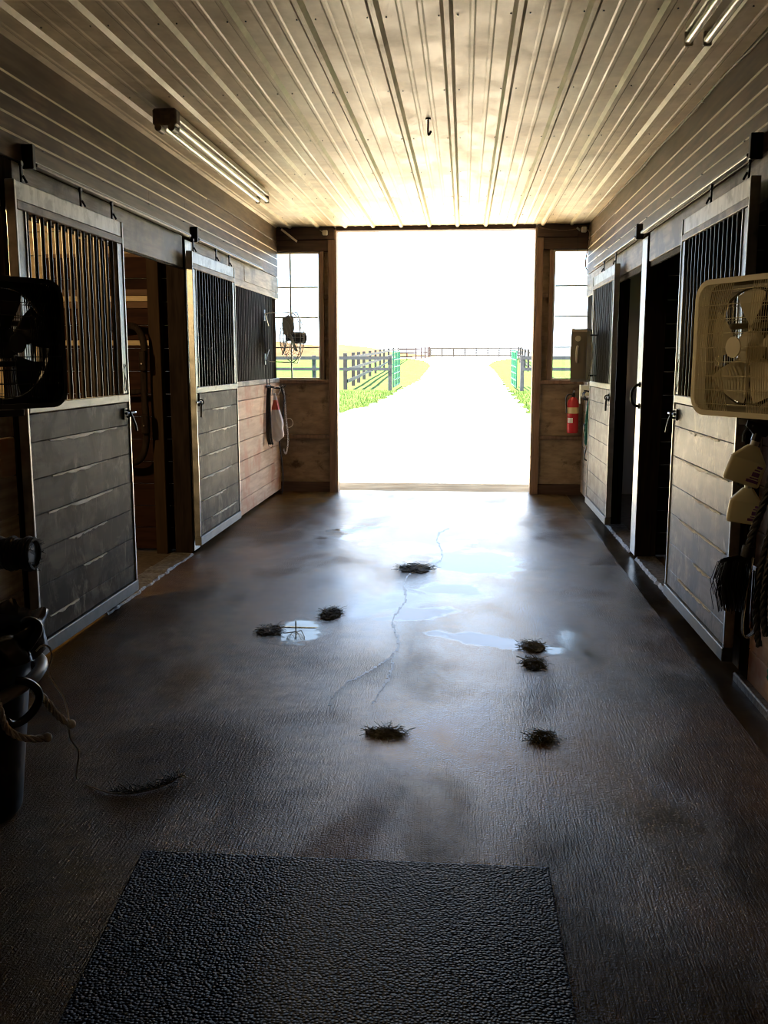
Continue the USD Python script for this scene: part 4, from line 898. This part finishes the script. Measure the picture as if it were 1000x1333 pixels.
def bottle(label, base, tilt, s, dark_trigger=True):
    t = Thing('spray_bottle', label, 'bottle', base)
    T = trimesh.transformations.rotation_matrix(tilt, [0, 1, 0]); T[:3, 3] = base
    T = T @ trimesh.transformations.rotation_matrix(math.radians(-14), [0, 0, 1])
    def put(m): m = m.copy(); m.apply_transform(T); return m
    def rr(w, d, z, r=.014):
        return [(sx*(w-r)+r*math.cos(a), sy*(d-r)+r*math.sin(a), z) for sx in (-1, 1) for sy in (-1, 1) for a in np.linspace(0, 2*np.pi, 12, endpoint=False)]
    w, d, h = .072*s, .034*s, .098*s
    body = hull(rr(w*.94, d*.9, 0)+rr(w, d, .008)+rr(w*.97, d, h))
    t.add('body', put(body), 'bottle', smooth=35)
    t.add('shoulder', put(hull(rr(w*.965, d*.99, h+.0004)+rr(.023*s, .020*s, h+.060*s, .012*s))), 'bottle', smooth=35)
    t.add('neck', put(cyl((0, 0, h+.055*s), (0, 0, h+.095*s), .0165*s, 16)), 'bottle_clear', smooth=40)
    t.add('trigger_head', put(cat(cyl((0, 0, h+.080*s), (0, 0, h+.110*s), .020*s, 16), hull([(a, b, c) for a, b, c in [(-.055*s, -.012, h+.150*s), (-.055*s, .012, h+.150*s), (.05*s, -.012, h+.150*s), (.05*s, .012, h+.150*s), (-.055*s, -.012, h+.128*s), (-.055*s, .012, h+.128*s), (.03*s, -.015, h+.105*s), (.03*s, .015, h+.105*s), (-.02*s, -.015, h+.105*s), (-.02*s, .015, h+.105*s)]]))), 'black_plastic')
    t.add('trigger', put(tube(spline([(-.035*s, 0, h+.128*s), (-.05*s, 0, h+.10*s), (-.042*s, 0, h+.065*s)], 8), .006, 6)), 'black_plastic')
    # purple lettering-like print: solid strokes, not readable in the photograph
    st_ = [bx(a*s, b*s, -d-.0012, -d+.001, c*s, e*s) for a, b, c, e in ((.016, .062, .016, .028), (.026, .060, .032, .037), (.030, .058, .042, .060), (.034, .056, .066, .071), (.040, .060, .076, .086))]
    t.add('purple_print', put(cat(*st_)), 'purple')
    return t
bottle('white spray bottle with purple print tipped in front of the grey stall door edge', (1.118, 3.90, 1.092), .30, 1.0)
b2 = bottle('second white spray bottle hanging lower behind the tipped one', (1.165, 3.99, .915), .10, .92)

b2.local = False
b2.add('hang_cord', tube([(1.185, 3.99, 1.05), (1.20, 3.965, 1.20), (1.205, 3.93, 1.334), (1.21, 3.945, 1.20), (1.195, 3.985, 1.05)], .003, 5), 'dark_rope')
t = Thing('tail_brush', 'black horsehair brush hanging beside the brown leather halter', 'brush', (1.12, 3.86, .75))
hairs = []
for k in range(420):
    q = rng.uniform(0, 6.28); r0 = .022*math.sqrt(rng.random()); c = np.array([1.150+r0*math.cos(q), 3.86+r0*math.sin(q), .80])
    d = np.array([-.045+rng.gauss(0, .022), rng.gauss(0, .02), -rng.uniform(.10, .24)])
    hairs.append(tube([c, c+d*[.8, .8, .25]+[-.015, 0, .012], c+d*[1.05, 1, .65]+[-.012, 0, 0], c+d], .0015, 3))
t.add('hair', cat(*hairs), 'hair', kind='stuff')
t.add('binding', cyl((1.152, 3.86, .79), (1.160, 3.86, .84), .026, 12), 'dark_rope', smooth=40)
t = Thing('lead_rope', 'black braided lead rope hanging slantwise from the rack to the horsehair brush', 'rope', (1.2, 3.85, .85))
t.add('rope', rope([(1.225, 3.76, 1.30), (1.215, 3.80, 1.18), (1.205, 3.83, 1.05), (1.180, 3.85, .94), (1.155, 3.86, .80)], .016, 60, 60), 'dark_rope', smooth=50)
t.add('snap', tube(spline([(1.226, 3.755, 1.29), (1.235, 3.74, 1.33), (1.232, 3.725, 1.345), (1.222, 3.72, 1.318)], 12), .006, 6), 'brass', smooth=50)
t = Thing('lead_rope', 'thick bundle of dark ropes hanging behind the brass snap', 'rope', (1.24, 3.8, .7))
for k in range(4): t.add('strand', rope([(1.235+.01*k, 3.74, 1.30), (1.235+.008*k, 3.78-.02*k, 1.05), (1.20+.018*k, 3.80-.02*k, .82), (1.19+.02*k, 3.80-.02*k, .52+.04*k), (1.205+.018*k, 3.80-.02*k, .44+.05*k)], .014, 50, 60), 'dark_rope', smooth=50)

t = Thing('leather_halter', 'brown leather halter loop hanging next to the horsehair brush', 'halter', (1.17, 3.84, .55))
lp = spline([(1.168, 3.83, .80), (1.150, 3.82, .70), (1.142, 3.82, .58), (1.160, 3.82, .47), (1.192, 3.82, .50), (1.205, 3.82, .62), (1.200, 3.83, .76)], 40)
v, f = [], []
for i, c in enumerate(lp):
    tt = lp[min(i+1, 39)]-lp[max(i-1, 0)]; nn = np.array([tt[2], 0, -tt[0]]); nn /= np.linalg.norm(nn)
    for a, b in ((-.003, -.014), (.003, -.014), (.003, .014), (-.003, .014)): v.append(c+nn*a+np.array([0, b, 0]))
for i in range(39):
    for j in range(4): a, b = i*4+j, i*4+(j+1) % 4; f += [(a, b, b+4), (a, b+4, a+4)]
t.add('strap', trimesh.Trimesh(np.array(v), np.array(f), process=False), 'dark_rope')
t.add('noseband', bx(1.180, 1.188, 3.822, 3.870, .555, .76, .003), 'leather'); t.add('cheek', bx(1.176, 1.215, 3.842, 3.850, .50, .745, .003), 'leather')
t.add('stitching', tube(lp+[0, -.0148, 0], .0012, 4), 'white_rope')
t.add('buckle', cat(*[tube([(1.206, 3.80, .60), (1.236, 3.80, .60), (1.236, 3.80, .655), (1.206, 3.80, .655)], .0035, 6, closed=True)]), 'galv')
t = Thing('brass_snap', 'brass snap hook with ring hanging on a thin dark cord', 'snap', (1.225, 3.72, .88))
t.add('ring', ring((1.220, 3.72, .905), (.5, 1, 0), .022, .0045, 18), 'brass', smooth=50)
t.add('hook', tube(spline([(1.216, 3.72, .884), (1.200, 3.72, .845), (1.196, 3.72, .815), (1.210, 3.72, .80), (1.222, 3.72, .83)], 14), .0055, 7), 'brass', smooth=50)
t.add('cord', cyl((1.226, 3.72, 1.30), (1.221, 3.72, .925), .006, 6), 'dark_rope')
t = Thing('green_lead', 'dark green lead rope hanging lowest under the beige box fan', 'rope', (1.26, 3.75, .3))
t.add('rope', rope([(1.25, 3.76, 1.30), (1.262, 3.75, 1.0), (1.262, 3.74, .66), (1.250, 3.74, .47), (1.238, 3.74, .36), (1.262, 3.74, .24), (1.275, 3.74, .20)], .014, 70, 60), 'green_rope', smooth=50)
t.add('tip', hull([(1.232, 3.73, .37), (1.252, 3.75, .37), (1.222, 3.74, .33), (1.262, 3.74, .32), (1.24, 3.73, .29), (1.25, 3.75, .29)]), 'green_rope')

# ================================================================== FLOOR: MAT, PUDDLES, CLUMPS
single('rubber_mat', hull([(a, b, c) for a, b in ((-1.020, 2.778), (.286, 2.786), (.300, .90), (-.86, .90)) for c in (.0006, .009)]+[(a, b, .011) for a, b in ((-1.015, 2.773), (.281, 2.781), (.295, .905), (-.855, .905))]), 'rubber',
       'black pebbled rubber mat lying on the wet concrete floor', 'mat')

def clump(cx, cy, rx, ry, h, label, seed, nst):
    g = np.random.default_rng(seed)
    t = Thing('mud_clump', label, 'clump', (cx, cy, 0))
    m = trimesh.creation.icosphere(4); v = np.array(m.vertices); k = meshkit.fbm(v*1.6+seed*3.1)
    k = np.asarray(k); k = (k-k.mean())/(k.std()+1e-6)
    v = v*(1+.16*k[:, None]); v = np.c_[cx+v[:, 0]*rx, cy+v[:, 1]*ry, np.maximum(v[:, 2], -.05)*h*.6]
    t.add('mud', trimesh.Trimesh(v, m.faces, process=False), 'clump', smooth=40)
    st_ = []
    for i in range(nst*3):
        q = g.uniform(0, 6.28); r = math.sqrt(g.random())*1.35; c = np.array([cx+rx*r*math.cos(q), cy+ry*r*math.sin(q), h*.6*max(.1, 1-r)+.003])
        a = g.uniform(0, 6.28); L = g.uniform(.02, .055); d = np.array([math.cos(a)*L, math.sin(a)*L, g.uniform(-.1, .5)*L])
        e = c+d; e[2] = max(e[2], .003); st_.append(tube([c, (c+e)/2+[0, 0, .004], e], .0013, 3))
    t.add('straws', cat(*st_), 'straw', kind='stuff')
clump(-.355, 7.10, .115, .13, .020, 'wide dark clump of mud farthest along the aisle', 1, 70)
clump(-.82, 5.73, .055, .13, .024, 'dark clump of mud with straws beside the small left puddle', 2, 60)
clump(-1.13, 5.33, .055, .09, .018, 'low dark clump of mud at the left rim of the small puddle', 3, 40)
clump(.40, 5.13, .055, .075, .022, 'farther of the two dark clumps close together on the right', 4, 60)
clump(.385, 4.83, .050, .08, .020, 'nearer of the two dark clumps close together on the right', 5, 60)
clump(-.315, 3.83, .065, .05, .018, 'nearest clump of mud in the middle of the aisle', 6, 70)
clump(.350, 3.83, .045, .055, .020, 'small round clump of mud right of the middle before the gutter', 7, 70)
# ================================================================== OUTDOORS
def gz(y):
    if y < 13: return -.004
    if y < 36: return -.004+.0218*(y-13)
    if y < 132: return .497+.017*(y-36)
    return 2.129-.02*(y-132)
ys = np.r_[np.linspace(11.50, 14, 6), np.linspace(15, 36, 15), np.linspace(40, 132, 24), np.linspace(140, 400, 14)]
def ground(xa, xb, y0, y1, dz, name, m, kind='structure', nx=12):
    yy = [y for y in ys if y0 <= y <= y1]; v, f = [], []
    for y in yy:
        for i in range(nx+1): v.append((xa(y)+(xb(y)-xa(y))*i/nx, y, gz(y)+dz))
    for r in range(len(yy)-1):
        for i in range(nx): a = r*(nx+1)+i; f += [(a, a+1, a+nx+2), (a, a+nx+2, a+nx+1)]
    single(name, trimesh.Trimesh(np.array(v), np.array(f), process=False), m, kind=kind, smooth=True)
ground(lambda y: -160.0, lambda y: 160.0, 11.5, 400, -.03, 'ground_grass', 'grass', nx=40)
single('ground_beside', bx(-160, SL-.1, -60, 11.5, -.1, -.035), 'grass', kind='structure'); single('ground_beside', bx(SR+.1, 160, -60, 11.5, -.1, -.035), 'grass', kind='structure')
ly = [11.5, 14, 18, 22, 24.6, 27.2, 32, 36, 40.5, 47, 60, 78, 99, 118, 132]; lx = [-9, -8.5, -6.6, -4.4, -3.25, -2.75, -2.5, -2.42, -2.26, -2.12, -2.3, -2.8, -4.1, -7, -12]
rx_ = [9, 8, 5.2, 2.4, 1.68, 1.69, 1.66, 1.67, 1.68, 1.78, 1.88, 2.0, 3.2, 6, 11]
jit = lambda y: .08*math.sin(y*3.1)+.05*math.sin(y*7.7+1)
ys = np.unique(np.r_[ys, np.linspace(22, 48, 60)])
ground(lambda y: np.interp(y, ly, lx)+jit(y), lambda y: np.interp(y, ly, rx_)+jit(y+3), 11.5, 132, .0, 'driveway', 'gravel', nx=10)

single('ground_threshold', hull([(a, b, c) for a, b in ((-4.5, 11.52), (4.2, 11.52), (4.0, 12.25), (-4.3, 12.25)) for c in (-.05, -.001)]), 'shade_strip', kind='structure')  # flat darker strip painting the barn's shade along the threshold
# grass tufts along the drive
v, f = [], []
for k in range(9000):
    y = 22+13.4*rng.random()**1.1; s = rng.choice((-1, 1)); e = np.interp(y, ly, lx if s < 0 else rx_)+jit(y if s < 0 else y+3)
    x = e+s*rng.random()**1.5*3.2; h = rng.uniform(.03, .10); a = rng.uniform(0, 6.28); w = .008; b = len(v)
    z = gz(y)-.03
    v += [(x-w*math.cos(a), y-w*math.sin(a), z), (x+w*math.cos(a), y+w*math.sin(a), z), (x+rng.gauss(0, .03), y+rng.gauss(0, .03), z+.03+h)]; f.append((b, b+1, b+2))
single('grass_tufts', trimesh.Trimesh(np.array(v), np.array(f), process=False), 'blade', 'bright green grass growing along both edges of the gravel drive', 'grass', kind='stuff')

def board_fence(label, pts, heights, rw, post, m, H=1.35, name='board_fence'):
    """pts: post feet (x, y); boards run from post to post."""
    t = Thing(name, label, 'fence', (pts[0][0], pts[0][1], gz(pts[0][1])))
    zz = [gz(y)-.02 for x, y in pts]
    for (x, y), z in zip(pts, zz): t.add('post', bx(x-post, x+post, y-post, y+post, z-.2, z+H+.04, .01), m)
    for (xa, ya), (xb, yb), za, zb in zip(pts[:-1], pts[1:], zz[:-1], zz[1:]):
        d = np.array([xb-xa, yb-ya]); d /= np.linalg.norm(d); nn = np.array([d[1], -d[0]])
        for h in heights:
            t.add('rail', hull([(xa+d[0]*e*0+nn[0]*s, ya+nn[1]*s, za+h+w) for s in (post+.002, post+.03) for w in (-rw, rw) for e in (0,)]+[(xb+nn[0]*s, yb+nn[1]*s, zb+h+w) for s in (post+.002, post+.03) for w in (-rw, rw)]), m)
    return t
board_fence('dark board fence running away from the drive behind the left gate', [(-4.61, 36.84), (-4.71, 40.4), (-4.86, 43.8), (-5.03, 47.8), (-5.19, 52.5), (-5.35, 57.5), (-5.61, 63.6), (-5.98, 71.1), (-6.63, 83.7), (-7.06, 95), (-7.39, 106.9)], (.32, .76, 1.20), .07, .07, 'fence_dark')
board_fence('reddish dark board fence crossing beyond the end of the long dark fence', [(-7.45, 108), (-6.6, 110), (-5.7, 113), (-5.2, 116), (-4.9, 120), (-4.75, 126), (-4.70, 130)], (.32, .76, 1.20), .06, .06, 'red_board')
board_fence('blue grey two-rail board fence left of the drive with the green gate', [(-11.5, 35.9), (-8.6, 35.95), (-5.7, 36.0), (-2.80, 36.0)], (.80, 1.215), .058, .07, 'fence_grey', H=1.28)
board_fence('blue grey two-rail board fence right of the drive', [(2.16, 36.0), (5.0, 36.0), (7.9, 36.0)], (.80, 1.215), .058, .07, 'fence_grey', H=1.28)
board_fence('dark board fence running away behind the right gate', [(3.3, 40), (3.55, 47), (3.8, 54), (4.1, 62), (4.45, 71), (4.85, 81), (5.3, 92), (5.8, 104), (6.6, 118), (7.6, 130)], (.32, .76, 1.20), .06, .06, 'fence_dark')
t = Thing('pipe_fence', 'thin grey pipe fence crossing the far end of the drive', 'fence', (0, 131, gz(131)))
for k in range(9):
    x = -4.6+1.55*k; t.add('post', cyl((x, 131, gz(131)-.2), (x, 131, gz(131)+1.22), .075, 8), 'pipe_grey')
for h in (.25, .58, .9, 1.18): t.add('rail', cyl((-4.6, 131, gz(131)+h), (7.8, 131, gz(131)+h), .060, 8), 'pipe_grey')

def gate(x, label, lean):
    t = Thing('pipe_gate', label, 'gate', (x, 36.2, gz(36)))
    P = lambda u, h: (x+lean*u, 36.2+u, gz(36.2+u)+h)
    for h in (.10, .35, .60, .85, 1.12, 1.42): t.add('rail', cyl(P(0, h), P(3.5, h), .028, 8), 'green_gate', smooth=40)
    for u in (0, .9, 1.75, 2.6, 3.5): t.add('upright', cyl(P(u, .08), P(u, 1.45), .028, 8), 'green_gate', smooth=40)
    return t
gate(-2.69, 'green pipe gate swung open at the left side of the drive', 0.0)
gate(1.96, 'green pipe gate swung open at the right side of the drive', 0.0)
# low brown rise on the left horizon
v, f = [], []
for i in range(25):
    x = -190+8.0*i; h = 8.4*max(0, math.sin(math.pi*min(1, i/24*1.0)))**.6+.5*math.sin(i*1.7)
    v += [(x, 262, -4), (x, 300, h), (x, 345, -4)]
for i in range(24):
    a = i*3; f += [(a, a+3, a+4), (a, a+4, a+1), (a+1, a+4, a+5), (a+1, a+5, a+2)]
single('ground_rise', trimesh.Trimesh(np.array(v), np.array(f), process=False), 'ridge', kind='structure', smooth=True)
